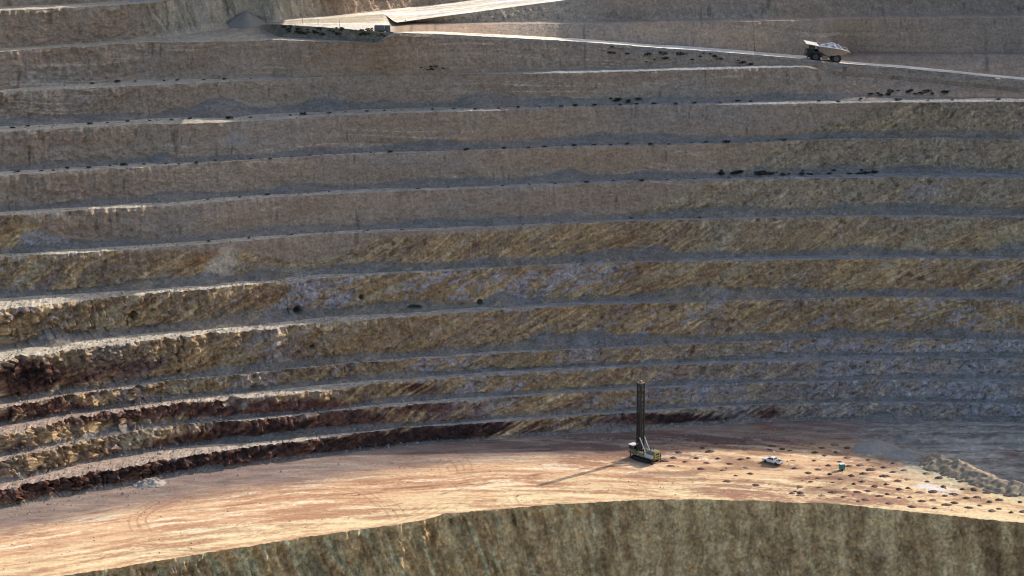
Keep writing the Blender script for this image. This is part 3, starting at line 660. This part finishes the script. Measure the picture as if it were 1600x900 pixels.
for sgn in (-1, 1):
    rm = MB()
    for a_, b_2 in (((2.6, 4.98), (-1.2, 4.80)), ((-1.2, 4.80), (-3.8, 4.65)), ((-3.8, 4.65), (-7.2, 3.98))):
        rm.bar((a_[0], sgn * 3.12, a_[1]), (b_2[0], sgn * 3.12, b_2[1]), .2, .12)
    rm.build('top_rail', 'lip', bed)
ch = MB(); ch.box((0, -.85, 1.75), (11, .45, .7)); ch.box((0, .85, 1.75), (11, .45, .7)); ch.box((-3.1, 0, 1.35), (1.1, 3.4, 1.1), bevel=.2); ch.box((3.4, 0, 1.3), (.7, 4.4, .6)); ch.box((.4, -2.2, 1.6), (1.7, 1.0, 1.1), bevel=.1); ch.box((.4, 2.2, 1.6), (1.7, 1.0, 1.1), bevel=.1)
ch.build('chassis', 'truckp', truck)
eb = MB(); eb.box((4.75, 0, 2.1), (1.7, 3.0, 2.2), bevel=.12); eb.box((5.0, 0, 3.2), (1.9, 5.9, .16)); eb.box((5.65, 0, 1.3), (.35, 5.6, .7), bevel=.08)
for yy in (-2.7, 2.7): eb.prism([(5.0, 2.9), (4.9, 3.12), (2.0, 3.12), (1.5, 2.2), (1.75, 2.2), (2.2, 2.9)], yy - .55, yy + .55)
eb.build('engine_deck', 'deck', truck)
cb = MB(); cb.box((4.6, 1.55, 4.15), (1.7, 1.7, 1.6), bevel=.1); cbo = cb.build('cab', 'deck', truck)
MB().box((4.6, 1.55, 4.3), (1.76, 1.3, .8)).box((4.6, 1.55, 4.3), (1.2, 1.76, .8)).build('cab_window', 'glass', cbo)
g_ = MB()
for i in range(8): g_.box((5.63, -1.2 + i * .34, 2.3), (.06, .1, 1.5))
g_.build('grille', 'hub', truck)
for yy in (-2.2, 2.2): MB().box((5.84, yy, 1.45), (.1, .5, .25), bevel=.03).build('headlight', 'lens', truck)
rl = MB()
for z_ in (3.75, 4.2): rl.bar((5.9, -2.9, z_), (5.9, .6, z_), .05); rl.bar((5.9, -2.9, z_), (4.1, -2.9, z_), .05)
for i in range(6): rl.bar((5.9, -2.9 + i * .7, 3.25), (5.9, -2.9 + i * .7, 4.2), .05)
rl.build('handrail', 'yellow', truck)
st_ = MB()
for i in range(7): st_.box((6.0, -2.3 + i * .22, 1.2 + i * .3), (.3, .6, .05))
st_.bar((6.05, -2.6, 1.1), (6.05, -.9, 3.3), .06); st_.bar((6.05, -2.0, 1.1), (6.05, -.4, 3.3), .06)
st_.build('stair', 'hub', truck)
def wheel(x_, y_, wd, R_, par):
    t_ = MB(); t_.cyl((x_, y_ - wd / 2, R_), (x_, y_ + wd / 2, R_), R_ * .94, n=36)
    for i in range(28):
        a_ = i / 28 * 2 * math.pi
        t_.box((x_ + math.cos(a_) * R_ * .96, y_, R_ + math.sin(a_) * R_ * .96), (R_ * .1, wd * .92, R_ * .10), Matrix.Rotation(-a_, 4, 'Y'))
    ty = t_.build('wheel', 'black', par)
    MB().cyl((x_, y_ - wd / 2 - .03, R_), (x_, y_ + wd / 2 + .03, R_), R_ * .52, n=24).build('rim', 'hub', ty)
for yy in (-2.55, 2.55): wheel(3.3, yy, 1.0, 1.58, truck)
for yy in (-2.65, -1.6, 1.6, 2.65): wheel(-3.1, yy, .95, 1.5, truck)
ex = MB(); ex.cyl((2.2, -1.2, 2.2), (2.2, -1.2, 3.9), .14); ex.build('exhaust', 'hub', truck)
# the load is carried by the tray: a thing of its own
def lump_mesh(nx, ny, fx, hf, nz=.3, sc=.9, seed=0., mesh=None):
    pass
def heap(name, m_, w_, l_, h_, seed, nseg=46, rough_=.25, flat=0.0, rot=0.0):
    g = np.linspace(-1, 1, nseg); X, Y = np.meshgrid(g, g); rr_ = np.sqrt(X ** 2 + Y ** 2)
    ang = np.arctan2(Y, X); edge = 1 + .18 * perlin(np.cos(ang) * 1.3 + seed, np.sin(ang) * 1.3, seed)
    Z = np.clip(1 - rr_ / edge, 0, 1) ** .9 * h_ * (1 - flat) + flat * h_ * sm(1.0, .7, rr_)
    Z = Z + (rough_ * h_) * np.clip(Z / h_, 0, .6) * (fbm(X * 2.5 + seed, Y * 2.5, seed, 3) + .5 * perlin(X * 11, Y * 11, seed))
    Z = np.where(rr_ > .98 * edge, -.15, Z)
    bm = bmesh.new(); V = [[bm.verts.new((X[i, j] * l_ / 2, Y[i, j] * w_ / 2, float(Z[i, j]))) for j in range(nseg)] for i in range(nseg)]
    for i in range(nseg - 1):
        for j in range(nseg - 1):
            if rr_[i, j] < 1.15 * edge[i, j]: bm.faces.new((V[i][j], V[i][j + 1], V[i + 1][j + 1], V[i + 1][j]))
    for v_ in [v_ for v_ in bm.verts if not v_.link_faces]: bm.verts.remove(v_)
    mb = MB(); mb.b.free(); mb.b = bm; o = mb.build(name, m_); o.data.polygons.foreach_set('use_smooth', [True] * len(o.data.polygons)); return o
ld = heap('ore_load', 'ore', 5.9, 8.6, 1.55, 3.3, 60, .55)
mw = Matrix.Translation(ctr) @ Matrix.Rotation(yaw, 4, 'Z') @ Matrix.Rotation(pitch, 4, 'Y') @ Matrix.Scale(.93, 4) @ Matrix.Translation((-1.6, 0, 4.35)) @ Matrix.Rotation(R(-6), 4, 'Y')
ld.matrix_world = mw; tag(ld, 'heap of bluish grey broken rock in the haul truck tray', 'rock load')

# ---------------------------------------------------------------- drill rig, x forward (towards the camera's right)
dc = at(1010, 719, FLOOR)
rig = empty('drill_rig', dc, (0, 0, R(-47)), label='tall olive drilling rig with raised lattice mast on the pit floor', cat='drill rig'); rig.scale = (.84,) * 3
for sgn in (-1, 1):
    tm = MB(); pr = []
    for i in range(10):
        a_ = math.pi / 2 + math.pi * i / 9; pr.append((-3.6 + .62 * math.cos(a_), .66 + .62 * math.sin(a_)))
    for i in range(10):
        a_ = -math.pi / 2 + math.pi * i / 9; pr.append((3.0 + .62 * math.cos(a_), .66 + .62 * math.sin(a_)))
    tm.prism(pr, sgn * 1.9 - .33, sgn * 1.9 + .33)
    for i in range(26): tm.box((-3.7 + i * .275, sgn * 1.9, 1.29), (.16, .72, .07)); tm.box((-3.7 + i * .275, sgn * 1.9, .05), (.16, .72, .07))
    tr = tm.build('crawler_track', 'black', rig)
    MB().box((-.3, sgn * 2.26, .66), (5.6, .05, .5)).build('track_frame', 'dark', tr)
MB().box((0, 0, 1.55), (9.6, 3.2, .55), bevel=.06).box((-.6, 0, 1.88), (10.4, 4.6, .1)).build('main_deck', 'olive', rig)
eh = MB(); eh.box((3.2, 0, 3.0), (2.9, 2.5, 2.1), bevel=.1); eh.box((1.3, .3, 2.7), (1.2, 2.4, 1.5), bevel=.1); eh = eh.build('engine_house', 'olive', rig)
ra_ = MB(); ra_.box((4.78, -.05, 2.95), (.30, 2.2, 2.2), bevel=.05); ra_ = ra_.build('radiator_panel', 'yellow', rig)
MB().box((4.95, -.05, 3.15), (.06, 1.5, .5)).box((4.95, -.05, 2.3), (.06, 1.6, .25)).build('grille', 'dark', ra_)
MB().cyl((2.6, -.6, 4.0), (2.6, -.6, 5.0), .16).build('exhaust', 'hub', eh); MB().cyl((2.6, .5, 4.0), (2.6, .5, 4.8), .16).build('exhaust', 'hub', eh)
MB().cyl((2.0, 1.9, 2.45), (4.2, 1.9, 2.45), .5, n=20).build('air_receiver', 'pale', rig)
MB().box((3.0, -1.85, 2.5), (3.4, .75, 1.1), bevel=.08).build('fuel_tank', 'pale', rig)
cabr = MB(); cabr.box((-4.6, -.9, 3.15), (2.1, 2.1, 2.3), bevel=.08).build('cab', 'olive', rig)
cabr = rig.children[-1]
MB().box((-4.6, -.9, 3.55), (2.16, 1.8, 1.0)).box((-4.6, -.9, 3.55), (1.8, 2.16, 1.0)).build('cab_window', 'glass', cabr)
MB().box((-4.6, -.9, 4.38), (2.5, 2.5, .16), bevel=.04).build('cab_roof', 'white', cabr)
# mast
mx_, my_ = -2.6, 0.0; ms = MB(); hw = .74; MT = 24.4; M0 = 1.2
cr = [(mx_ - hw, my_ - hw), (mx_ + hw, my_ - hw), (mx_ + hw, my_ + hw), (mx_ - hw, my_ + hw)]
for cx_, cy_ in cr: ms.bar((cx_, cy_, M0), (cx_, cy_, MT), .34)
nb = 16
for i in range(nb):
    z0_ = M0 + (MT - M0) * i / nb; z1_ = M0 + (MT - M0) * (i + 1) / nb
    for j in range(4):
        a_, b_2 = cr[j], cr[(j + 1) % 4]
        ms.bar((*a_, z0_), (*b_2, z0_), .2); 
        if i % 2: a_, b_2 = b_2, a_
        if j != 1: ms.bar((*a_, z0_), (*b_2, z1_), .18)
mo = ms.build('mast', 'steel', rig)
MB().box((mx_ + .1, my_ + .1, (M0 + MT) / 2), (.5, .5, MT - M0 - 1)).build('feed_frame', 'steel', mo)
MB().box((mx_, my_, MT + .15), (1.9, 1.7, .3)).cyl((mx_, -.35, MT + .5), (mx_, .35, MT + .5), .42).bar((mx_ + .6, .5, MT), (mx_ + .6, .5, MT + 1.6), .06).build('crown_block', 'truckp', mo)
MB().cyl((mx_, my_, 1.5), (mx_, my_, MT - 4.5), .22).build('drill_pipe', 'hub', rig)
MB().box((mx_, my_, MT - 5), (.9, .9, 2.0), bevel=.1).build('rotary_head', 'olive', mo)
cz = MB()
for i in range(5):
    a_ = i / 5 * 2 * math.pi; cz.cyl((mx_ - .25 + .3 * math.cos(a_), my_ + .3 * math.sin(a_) - .1, 4), (mx_ - .25 + .3 * math.cos(a_), my_ + .3 * math.sin(a_) - .1, 15), .10, n=8)
cz.build('pipe_rack', 'dark', mo)
hs = MB(); hs.cyl((mx_ - .9, -.8, 4), (mx_ - .9, -.8, 14), .07, n=8); hs.cyl((mx_ - 1.0, -.6, 4), (mx_ - 1.0, -.6, 12.5), .06, n=8); hs.build('hose', 'black', mo)
for yy in (-1.0, 1.0): MB().cyl((1.2, yy, 2.0), (mx_ + .7, yy, 7.2), .16, n=10).build('mast_brace', 'pale', rig)
for (xx, yy) in ((4.4, -1.9), (4.4, 1.9), (-4.9, -1.9), (-4.9, 1.9)):
    MB().cyl((xx, yy, .3), (xx, yy, 2.9), .16).cyl((xx, yy, .06), (xx, yy, .3), .42).build('levelling_jack', 'hub', rig)
dk = MB()
for sgn in (-1, 1):
    dk.bar((-5.7, sgn * 2.25, 2.9), (1.5, sgn * 2.25, 2.9), .06); dk.bar((-5.7, sgn * 2.25, 2.4), (1.5, sgn * 2.25, 2.4), .05)
    for i in range(9): dk.bar((-5.7 + i * .9, sgn * 2.25, 1.9), (-5.7 + i * .9, sgn * 2.25, 2.9), .05)
dk.build('handrail', 'yellow', rig)
MB().box((-2.6, 0, .9), (1.9, 2.2, 1.1)).build('dust_curtain', 'black', rig)
MB().box((-.6, -1.7, 2.4), (1.5, .8, 1.0), bevel=.06).box((-.4, 1.6, 2.5), (2.4, .9, 1.2), bevel=.06).box((-.2, 0, 2.3), (1.1, 1.4, .8), bevel=.06).build('hydraulic_cabinet', 'olive', rig)
MB().bar((-5.6, .6, 2.0), (-6.6, .6, .2), .35, .06).build('ladder', 'hub', rig)

# ---------------------------------------------------------------- white dual cab utility, x = towards its tail at the right
pc = at(1207, 724, FLOOR)
ute = empty('pickup_truck', pc, (0, 0, R(-40)), label='white dual cab pickup parked beside the shade line right of the drill', cat='pickup truck')
def slab(m, prof, y0_, y1_): m.prism(prof, y0_, y1_)
b1 = MB()
body = [(-2.65, .45), (-2.68, .85), (-2.45, 1.02), (-1.3, 1.12), (.95, 1.12), (.95, .5), (1.9, .45), (.9, .38), (-1.4, .38)]
slab(b1, [(-2.65, .45), (-2.68, .85), (-2.45, 1.0), (-1.25, 1.12), (.95, 1.12), (.95, .42)], -.92, .92)
slab(b1, [(-1.25, 1.11), (-.55, 1.72), (.72, 1.75), (.95, 1.11)], -.78, .78)
b1 = b1.build('body', 'white', ute); 
bv = b1.modifiers.new('bevel', 'BEVEL'); bv.width = .06; bv.segments = 2
for sgn in (-1, 1):
    MB().prism([(-1.0, 1.15), (-.5, 1.62), (-.28, 1.64), (-.28, 1.15)], sgn * .795 - .012, sgn * .795 + .012).prism([(-.2, 1.15), (-.2, 1.64), (.22, 1.65), (.22, 1.15)], sgn * .795 - .012, sgn * .795 + .012).prism([(.3, 1.15), (.3, 1.65), (.62, 1.65), (.78, 1.15)], sgn * .795 - .012, sgn * .795 + .012).build('side_window', 'glass', b1)
    MB().box((-1.05, sgn * .98, 1.2), (.1, .18, .16)).build('mirror', 'black', b1)
MB().prism([(-1.2, 1.16), (-.62, 1.68), (-.60, 1.66), (-1.16, 1.14)], -.68, .68).build('windscreen', 'glass', b1)
MB().prism([(.735, 1.64), (.90, 1.22), (.94, 1.22), (.775, 1.64)], -.62, .62).build('rear_window', 'glass', b1)
tb = MB(); tb.box((1.8, 0, .55), (1.72, 1.84, .08)); tb.box((1.8, -.89, .84), (1.72, .07, .52)); tb.box((1.8, .89, .84), (1.72, .07, .52)); tb.box((1.0, 0, .84), (.07, 1.8, .52)); tray_o = tb.build('cargo_tray', 'white', ute)
MB().box((2.68, 0, .84), (.07, 1.84, .54), bevel=.02).build('tailgate', 'white', tray_o)
MB().box((1.75, 0, .68), (1.5, 1.6, .18), bevel=.05).box((1.5, .3, .9), (.6, .8, .35), bevel=.05).build('tray_liner', 'dark', tray_o)
fr_ = MB()
for sgn in (-1, 1): fr_.bar((1.1, sgn * .8, 1.1), (1.1, sgn * .8, 1.85), .06); fr_.bar((2.5, sgn * .8, 1.1), (1.15, sgn * .8, 1.8), .05)
fr_.bar((1.1, -.8, 1.83), (1.1, .8, 1.83), .06); fr_.build('roll_bar', 'pale', tray_o)
for xx in (-1.65, 1.65):
    for sgn in (-1, 1): wheel(xx, sgn * .85, .26, .40, ute)
MB().box((-2.72, 0, .58), (.14, 1.8, .28), bevel=.04).build('front_bumper', 'dark', ute); MB().box((2.78, 0, .45), (.14, 1.7, .16), bevel=.03).build('rear_bumper', 'hub', ute)
for sgn in (-1, 1):
    MB().box((-2.66, sgn * .72, .8), (.08, .34, .18)).build('headlight', 'lens', b1); MB().box((2.72, sgn * .86, .9), (.05, .14, .3)).build('tail_light', 'red', tray_o)
MB().cyl((-2.5, .8, .9), (-2.5, .8, 3.1), .02, n=6).build('whip_aerial', 'pale', ute)

# ---------------------------------------------------------------- teal box trailer
tp = at(1315, 735, FLOOR)
tl = empty('box_trailer', tp, (0, 0, R(14)), label='small teal box trailer with white roof standing on the drilled floor', cat='trailer'); tl.scale = (.86,) * 3
bx = MB().box((0, 0, 1.2), (1.55, 1.4, 1.55), bevel=.06).build('box_body', 'teal', tl)
MB().box((0, 0, 2.03), (1.65, 1.5, .12), bevel=.03).build('roof', 'white', bx)
MB().box((.1, -.72, 1.2), (.75, .03, 1.3)).build('door', 'teal', bx)
MB().box((0, 0, .38), (1.5, 1.2, .12)).box((1.25, 0, .36), (1.3, .12, .1)).build('chassis', 'yellow', tl)
for sgn in (-1, 1): wheel(-.1, sgn * .72, .16, .3, tl)
MB().cyl((1.7, 0, 0), (1.7, 0, .45), .05).build('jockey_wheel', 'black', tl)

# ---------------------------------------------------------------- concrete barrier blocks at the end of the road island
for i, (uu, vv, nm) in enumerate(((614, 49, 'dark concrete block at the roadside nearest the hairpin'), (630, 50, 'dark concrete block butted against the rocky end of the island'))):
    pp = at(uu, vv, R2[None]); o = MB().box((0, 0, 1.0), (2.75, 1.5, 2.0), bevel=.08).build('concrete_block', 'concrete', None, pp)
    o.rotation_euler = (0, 0, R(-4)); tag(o, nm, 'concrete block', 'concrete blocks by the hairpin')

# ---------------------------------------------------------------- marker stakes
hair_fl = np.stack([R1b, U1, U2])
fpath = np.stack([R1b * (1 - f) + U2 * f for f in np.linspace(0, 1, 30)])
for (uu, vv, nm) in ((473, 37, 'thin marker stake at the hairpin, leftmost of three'), (497, 39, 'thin marker stake at the hairpin between two others'), (531, 42, 'thin marker stake at the hairpin, rightmost of three')):
    pp = at(uu, vv, fpath); o = MB().cyl((0, 0, -.1), (0, 0, 1.7), .07, n=8).box((0, 0, 1.6), (.18, .18, .3)).build('marker_stake', 'wood', None, pp); tag(o, nm, 'stake', 'marker stakes at the hairpin')
pp = at(1210, 711, FLOOR); o = empty('survey_marker', pp, label='small white topped survey marker just behind the pickup', cat='survey marker')
MB().cyl((0, 0, -.1), (0, 0, .7), .05, n=8).build('post', 'wood', o); MB().cyl((0, 0, .65), (0, 0, 1.05), .25, n=14).build('marker_head', 'white', o)

# ---------------------------------------------------------------- piles
def pile(name, m_, w_, l_, h_, seed, pos, rz, label, cat, **k):
    o = heap(name, m_, w_, l_, h_, seed, **k); o.location = pos; o.rotation_euler = (0, 0, rz); tag(o, label, cat); return o
pile('gravel_pile', 'gravel', 11, 15.5, 5.2, 2.2, at(384, 46, fpath) - Vector((0, 0, .9)), .1, 'smooth grey gravel cone at the foot of the sunlit rilled face', 'gravel pile', rough_=.1)
pile('rock_pile', 'rubble', 6, 9, 1.7, 4.2, at(232, 757, FLOOR), .4, 'broken rock pile at the foot of the lowest bench at left', 'rock pile', rough_=.6)
pile('spoil_heap', 'gravel', 11, 13, 2.3, 5.2, at(1368, 701, FLOOR), 0, 'rounded grey brown spoil heap left of the deeper rock heap', 'spoil heap', rough_=.25)
pile('spoil_heap', 'gravel', 9, 15, 2.0, 6.2, at(1415, 712, FLOOR), 0, 'low lumpy spoil heap between the rounded heap and the long ridge', 'spoil heap', rough_=.4)
def ridge(name, m_, pts, hs_, seed, label):
    P_ = [at(u, v, FLOOR) for u, v in pts]; P_ = np.array([[p.x, p.y, p.z] for p in P_]); s_ = np.r_[0, np.cumsum(np.linalg.norm(np.diff(P_[:, :2], axis=0), axis=1))]
    ss = np.arange(0, s_[-1], .35); cx_ = np.interp(ss, s_, P_[:, 0]); cy_ = np.interp(ss, s_, P_[:, 1]); hh = np.interp(ss, s_, hs_) * (1 + .3 * perlin(ss * .25, seed, 0.) + .2 * perlin(ss * .7, seed, 4.))
    tx, ty_ = np.gradient(cx_), np.gradient(cy_); L_ = np.hypot(tx, ty_); nx_, ny_ = -ty_ / L_, tx / L_
    q_ = np.linspace(-1.15, 1.15, 33)[:, None]; wdt = hh * 2.1 + .4
    X = cx_ + nx_ * q_ * wdt; Y = cy_ + ny_ * q_ * wdt; Z = np.clip(1 - abs(q_), 0, 1) * hh * (1 + .12 * perlin(X * .6, Y * .6, seed)) + .4 * perlin(X * .7, Y * .7, seed) * hh * .35 + .12 * perlin(X * 2.5, Y * 2.5, seed)
    Z = np.where(abs(q_) > 1.0, -.3, Z); nr, nc = Z.shape
    bm = bmesh.new(); V = [[bm.verts.new((X[i, j], Y[i, j], float(Z[i, j]))) for j in range(nc)] for i in range(nr)]
    for i in range(nr - 1):
        for j in range(nc - 1): bm.faces.new((V[i][j], V[i][j + 1], V[i + 1][j + 1], V[i + 1][j]))
    mb = MB(); mb.b.free(); mb.b = bm; o = mb.build(name, m_, smooth=True); tag(o, label, 'rock ridge'); return o
ridge('spoil_ridge', mat('ochre_spoil', (.25,.195,.13), .95, var=.4, scale=.8), [(1436, 716), (1460, 722), (1490, 733), (1525, 748), (1560, 762), (1600, 767), (1660, 782), (1730, 806)], [.6, 2.3, 2.6, 2.4, 2.2, 2.2, 2.2, 2.2], 3.1, 'long ochre and brown ridge of dumped rock along the right of the floor')

# ---------------------------------------------------------------- drill cuttings around the blast holes
def cutting(seed, m_, s):
    return heap('drill_cuttings', m_, 1.9 * s, 2.3 * s, .40, seed, nseg=17, rough_=.5, flat=.15)
protos = [cutting(1.2, 'cut', 1.0), cutting(4.7, 'cut', 1.15), cutting(8.1, 'cut', .9), cutting(12.4, 'cutl', 1.0)]
spots = []
rr2 = random.Random(5)
for row in range(17):                                   # rows run down to the right like the drilling pattern
    for i in range(26):
        uu = 1163 + i * 35 + (row % 2) * 17.5 + row * 1.5; vv = 694 + row * 6.9 + (i - 4) * 4.6 * (1 if i > 4 else .3)
        if (i < 3 and row in (0, 1, 3, 5, 8, 11)) or rr2.random() < .05: continue
        if i < 2 and row > 5: continue
        spots.append((uu + rr2.uniform(-3, 3), vv + rr2.uniform(-1, 1)))
for uu, vv in ((1242, 768), (1250, 771), (1238, 771), (1160, 690), (1120, 695), (1075, 687), (1098, 700), (1172, 740), (1136, 752), (1180, 758), (1150, 744), (1052, 716), (1070, 722), (1088, 716), (1104, 724), (1122, 717), (1140, 725), (1158, 718), (1095, 733), (1130, 735), (1165, 731), (1040, 720), (1048, 728), (1110, 706), (1060, 707), (1206, 696), (1222, 701)): spots.append((uu, vv))
lipv = lambda u: float(np.interp(u, US, LIPv))
used = False; n_c = 0; usedp = set()
for (uu, vv) in spots:
    if uu > 1640 or vv > lipv(min(uu, 1600)) - 7 or vv < 686: continue
    if uu > 1400 and vv < 729 + (uu - 1435) * .27: continue
    if 1335 < uu <= 1430 and vv < 722 and rr2.random() < .6: continue
    if abs(uu - 1207) < 26 and abs(vv - 723) < 9: continue
    if abs(uu - 1315) < 9 and abs(vv - 731) < 8: continue
    k_ = rr2.choice([0, 0, 1, 2, 2, 3]); pr_ = protos[k_]
    o = pr_ if k_ not in usedp else pr_.copy()
    if k_ in usedp: COL.objects.link(o)
    usedp.add(k_); pp = at(uu, vv, FLOOR); o.location = pp - Vector((0, 0, .03)); o.rotation_euler = (0, 0, rr2.uniform(-.4, .4)); f_ = rr2.uniform(.6, 1.05); o.scale = (f_ * rr2.uniform(.85, 1.3), f_, rr2.uniform(.7, 1.2))
    tag(o, 'dark mound of drill cuttings in rows over the right of the floor' if k_ != 3 else 'browner mound of drill cuttings among the dark rows at right', 'drill cuttings', 'drill cuttings in rows' if k_ != 3 else 'browner drill cuttings'); n_c += 1

# ---------------------------------------------------------------- scrub on the berms
def shrub(seed, s):
    r_ = random.Random(seed); bm = bmesh.new()
    for i in range(70):
        a_ = r_.uniform(0, 6.283); rad = r_.random() ** .6 * .75 * s; h_ = r_.random() ** .7 * .85 * s * (1 - .45 * rad / s)
        c_ = Vector((math.cos(a_) * rad * 1.25, math.sin(a_) * rad, h_ + .05)); sz = r_.uniform(.10, .24) * s
        m_ = Matrix.Rotation(r_.uniform(0, 6.28), 3, 'Z') @ Matrix.Rotation(r_.uniform(-1.2, 1.2), 3, 'X')
        bm.faces.new([bm.verts.new(c_ + m_ @ Vector(q)) for q in ((-sz, 0, -sz * .6), (sz, 0, -sz * .6), (sz * .7, 0, sz * .6), (0, 0, sz), (-sz * .7, 0, sz * .6))])
    me = bpy.data.meshes.new('shrub'); bm.to_mesh(me); bm.free(); me.materials.append(M['leaf']); o = bpy.data.objects.new('shrub', me); COL.objects.link(o)
    t_ = MB()
    for i in range(5): t_.cyl((0, 0, -.1), (r_.uniform(-.4, .4) * s, r_.uniform(-.3, .3) * s, .5 * s), .03, n=5)
    t_.build('stem', 'twig', o); return o
SHR = [shrub(1, 1.0), shrub(2, 1.25), shrub(3, .8)]; su = set(); nsh = 0
def put_shrub(pos, k_, sc, label, group):
    global nsh
    src = SHR[k_]
    if k_ in su:
        o = src.copy(); COL.objects.link(o)
        c_ = src.children[0].copy(); COL.objects.link(c_); c_.parent = o
    else: o = src; su.add(k_)
    o.location = pos; o.rotation_euler = (0, 0, rr2.uniform(0, 6.28)); o.scale = (sc, sc, sc * .7); tag(o, label, 'shrub', group); nsh += 1
ORD = {10: 'tenth', 9: 'ninth', 8: 'eighth', 11: 'eleventh', 7: 'seventh'}
for k_, u0_, u1_, st__ in ((10, 15, 1560, 31), (9, 25, 1250, 29), (11, 40, 420, 33), (8, 330, 1180, 44), (7, 330, 1110, 60)):
    g = BERMS[k_] if k_ in BERMS else lower[11][-1][0]; uu = u0_
    while uu < u1_:
        v_ = float(proj(*g[5, np.argmin(abs(US - uu))])[1])
        if rr2.random() < .86: put_shrub(at(uu + rr2.uniform(-6, 6), v_ + rr2.uniform(-1, .5), g), rr2.randrange(3), rr2.uniform(.35, .95) * (1 if k_ > 8 else .8), 'small dark shrub in the spaced row along the %s bench from the floor' % ORD[k_], 'shrubs along the %s bench' % ORD[k_])
        uu += st__ * rr2.uniform(.8, 1.2)
CL = [('upper right slope below the haul road', [(rr2.gauss(1425, 34), None, 0) for _ in range(26)], FACES[11], lambda u: 143 + abs(u - 1425) * .09 + rr2.uniform(-3, 4)),
      ('berm right of centre below the ninth bench', [(rr2.uniform(1120, 1370), None, 0) for _ in range(34)], FACES[9], lambda u: 271 + rr2.uniform(-4, 3)),
      ('gravel apron above the eleventh bench', [(rr2.uniform(655, 700), None, 0) for _ in range(8)], slope_fb[0], lambda u: 107 + rr2.uniform(-3, 3)),
      ('broken slope under the haul road', [(rr2.uniform(940, 1180), None, 0) for _ in range(22)], slope_fb[0], lambda u: 84 + (u - 1050) * .06 + rr2.uniform(-6, 16)),
      ('dark windrow beside the hairpin', [(rr2.uniform(440, 615), None, 0) for _ in range(42)], s12[0], lambda u: 45 + (u - 440) * .04 + rr2.uniform(-5, 8)),
      ('berm left of centre, foot of the tenth bench', [(rr2.uniform(950, 1010), None, 0) for _ in range(9)], FACES[11], lambda u: 158 + rr2.uniform(-4, 3))]
for nm, lst, g, vf in CL:
    for u_, _, _ in lst: put_shrub(at(u_, vf(u_), g), rr2.randrange(3), rr2.uniform(.55, 1.15), 'dark shrub clustered on the ' + nm, 'shrubs on the ' + nm)
print('shrubs', nsh, 'cuttings', n_c)

# ---------------------------------------------------------------- loose rubble on the berms and at the foot of the faces (nobody could count it)
def rubble(name, spots_, seed, label, m_='rubble', smin=.1, smax=.45):
    r_ = np.random.RandomState(seed); n_ = len(spots_)
    base = np.array([[1,0,0],[-1,0,0],[0,1,0],[0,-1,0],[0,0,1],[0,0,-1]], float); F = np.array([[0,2,4],[2,1,4],[1,3,4],[3,0,4],[2,0,5],[1,2,5],[3,1,5],[0,3,5]])
    s_ = r_.uniform(0, 1, n_) ** 3 * (smax - smin) + smin
    V = base[None] * s_[:, None, None] * r_.uniform(.6, 1.2, (n_, 6, 3)); a_ = r_.uniform(0, 6.28, n_); ca, sa = np.cos(a_), np.sin(a_)
    X = V[..., 0] * ca[:, None] - V[..., 1] * sa[:, None]; Y = V[..., 0] * sa[:, None] + V[..., 1] * ca[:, None]
    P_ = np.stack([X, Y, V[..., 2]], -1) + spots_[:, None, :]
    f_ = (F[None] + (np.arange(n_) * 6)[:, None, None]).reshape(-1, 3)
    me = bpy.data.meshes.new(name); me.from_pydata(P_.reshape(-1, 3).tolist(), [], f_.tolist()); me.materials.append(M[m_]); o = bpy.data.objects.new(name, me); COL.objects.link(o)
    tag(o, label, 'rubble', None, 'stuff'); return o
rs = np.random.RandomState(3)
def scatter(g, n_, rows, wfun=None):
    j = rs.randint(0, NC - 1, n_ * 4); ok = (US[j] > -60) & (US[j] < 1660)
    if wfun is not None: ok &= rs.uniform(0, 1, n_ * 4) < wfun(US[j])
    j = j[ok][:n_]; i = rs.randint(rows[0], rows[1], len(j)); i = np.clip(i, 0, g.shape[0] - 2); f_ = rs.uniform(0, 1, (len(j), 1)); return g[i, j] * (1 - f_) + g[i + 1, j] * f_
for k_ in range(1, 11):
    S = np.concatenate([scatter(BERMS[k_], 900 if k_ < 7 else 350, (0, 9), lambda u: .25 + .75 * sm(900, 200, u)), scatter(FACES[k_], 500, (0, 6), None)])
    rubble('rubble', S, 20 + k_, 'loose rubble scattered along the %s rock bench from the floor' % ['','first','second','third','fourth','fifth','sixth','seventh','eighth','ninth','tenth'][k_])
rubble('rubble', scatter(s12[0], 900, (0, 11), lambda u: sm(400, 440, u) * sm(640, 610, u)), 44, 'loose rubble on the dark windrow beside the hairpin', 'gravel')
rubble('rubble', scatter(f5_[0], 700, (0, 30), lambda u: sm(600, 640, u) * sm(960, 900, u)), 45, 'loose rubble on the pale fill slope under the upper road')
S = scatter(FLOOR, 400, (100, 118), lambda u: sm(420, 150, u) * .9 + .1 ); rubble('rubble', S, 47, 'loose rubble along the foot of the lowest bench')

S = scatter(FLOOR, 1500, (4, 116), lambda u: .5 + .5 * sm(500, 1100, u)); rubble('rubble', S, 49, 'small stones lying over the whole dirt floor', 'cutl', .05, .28)
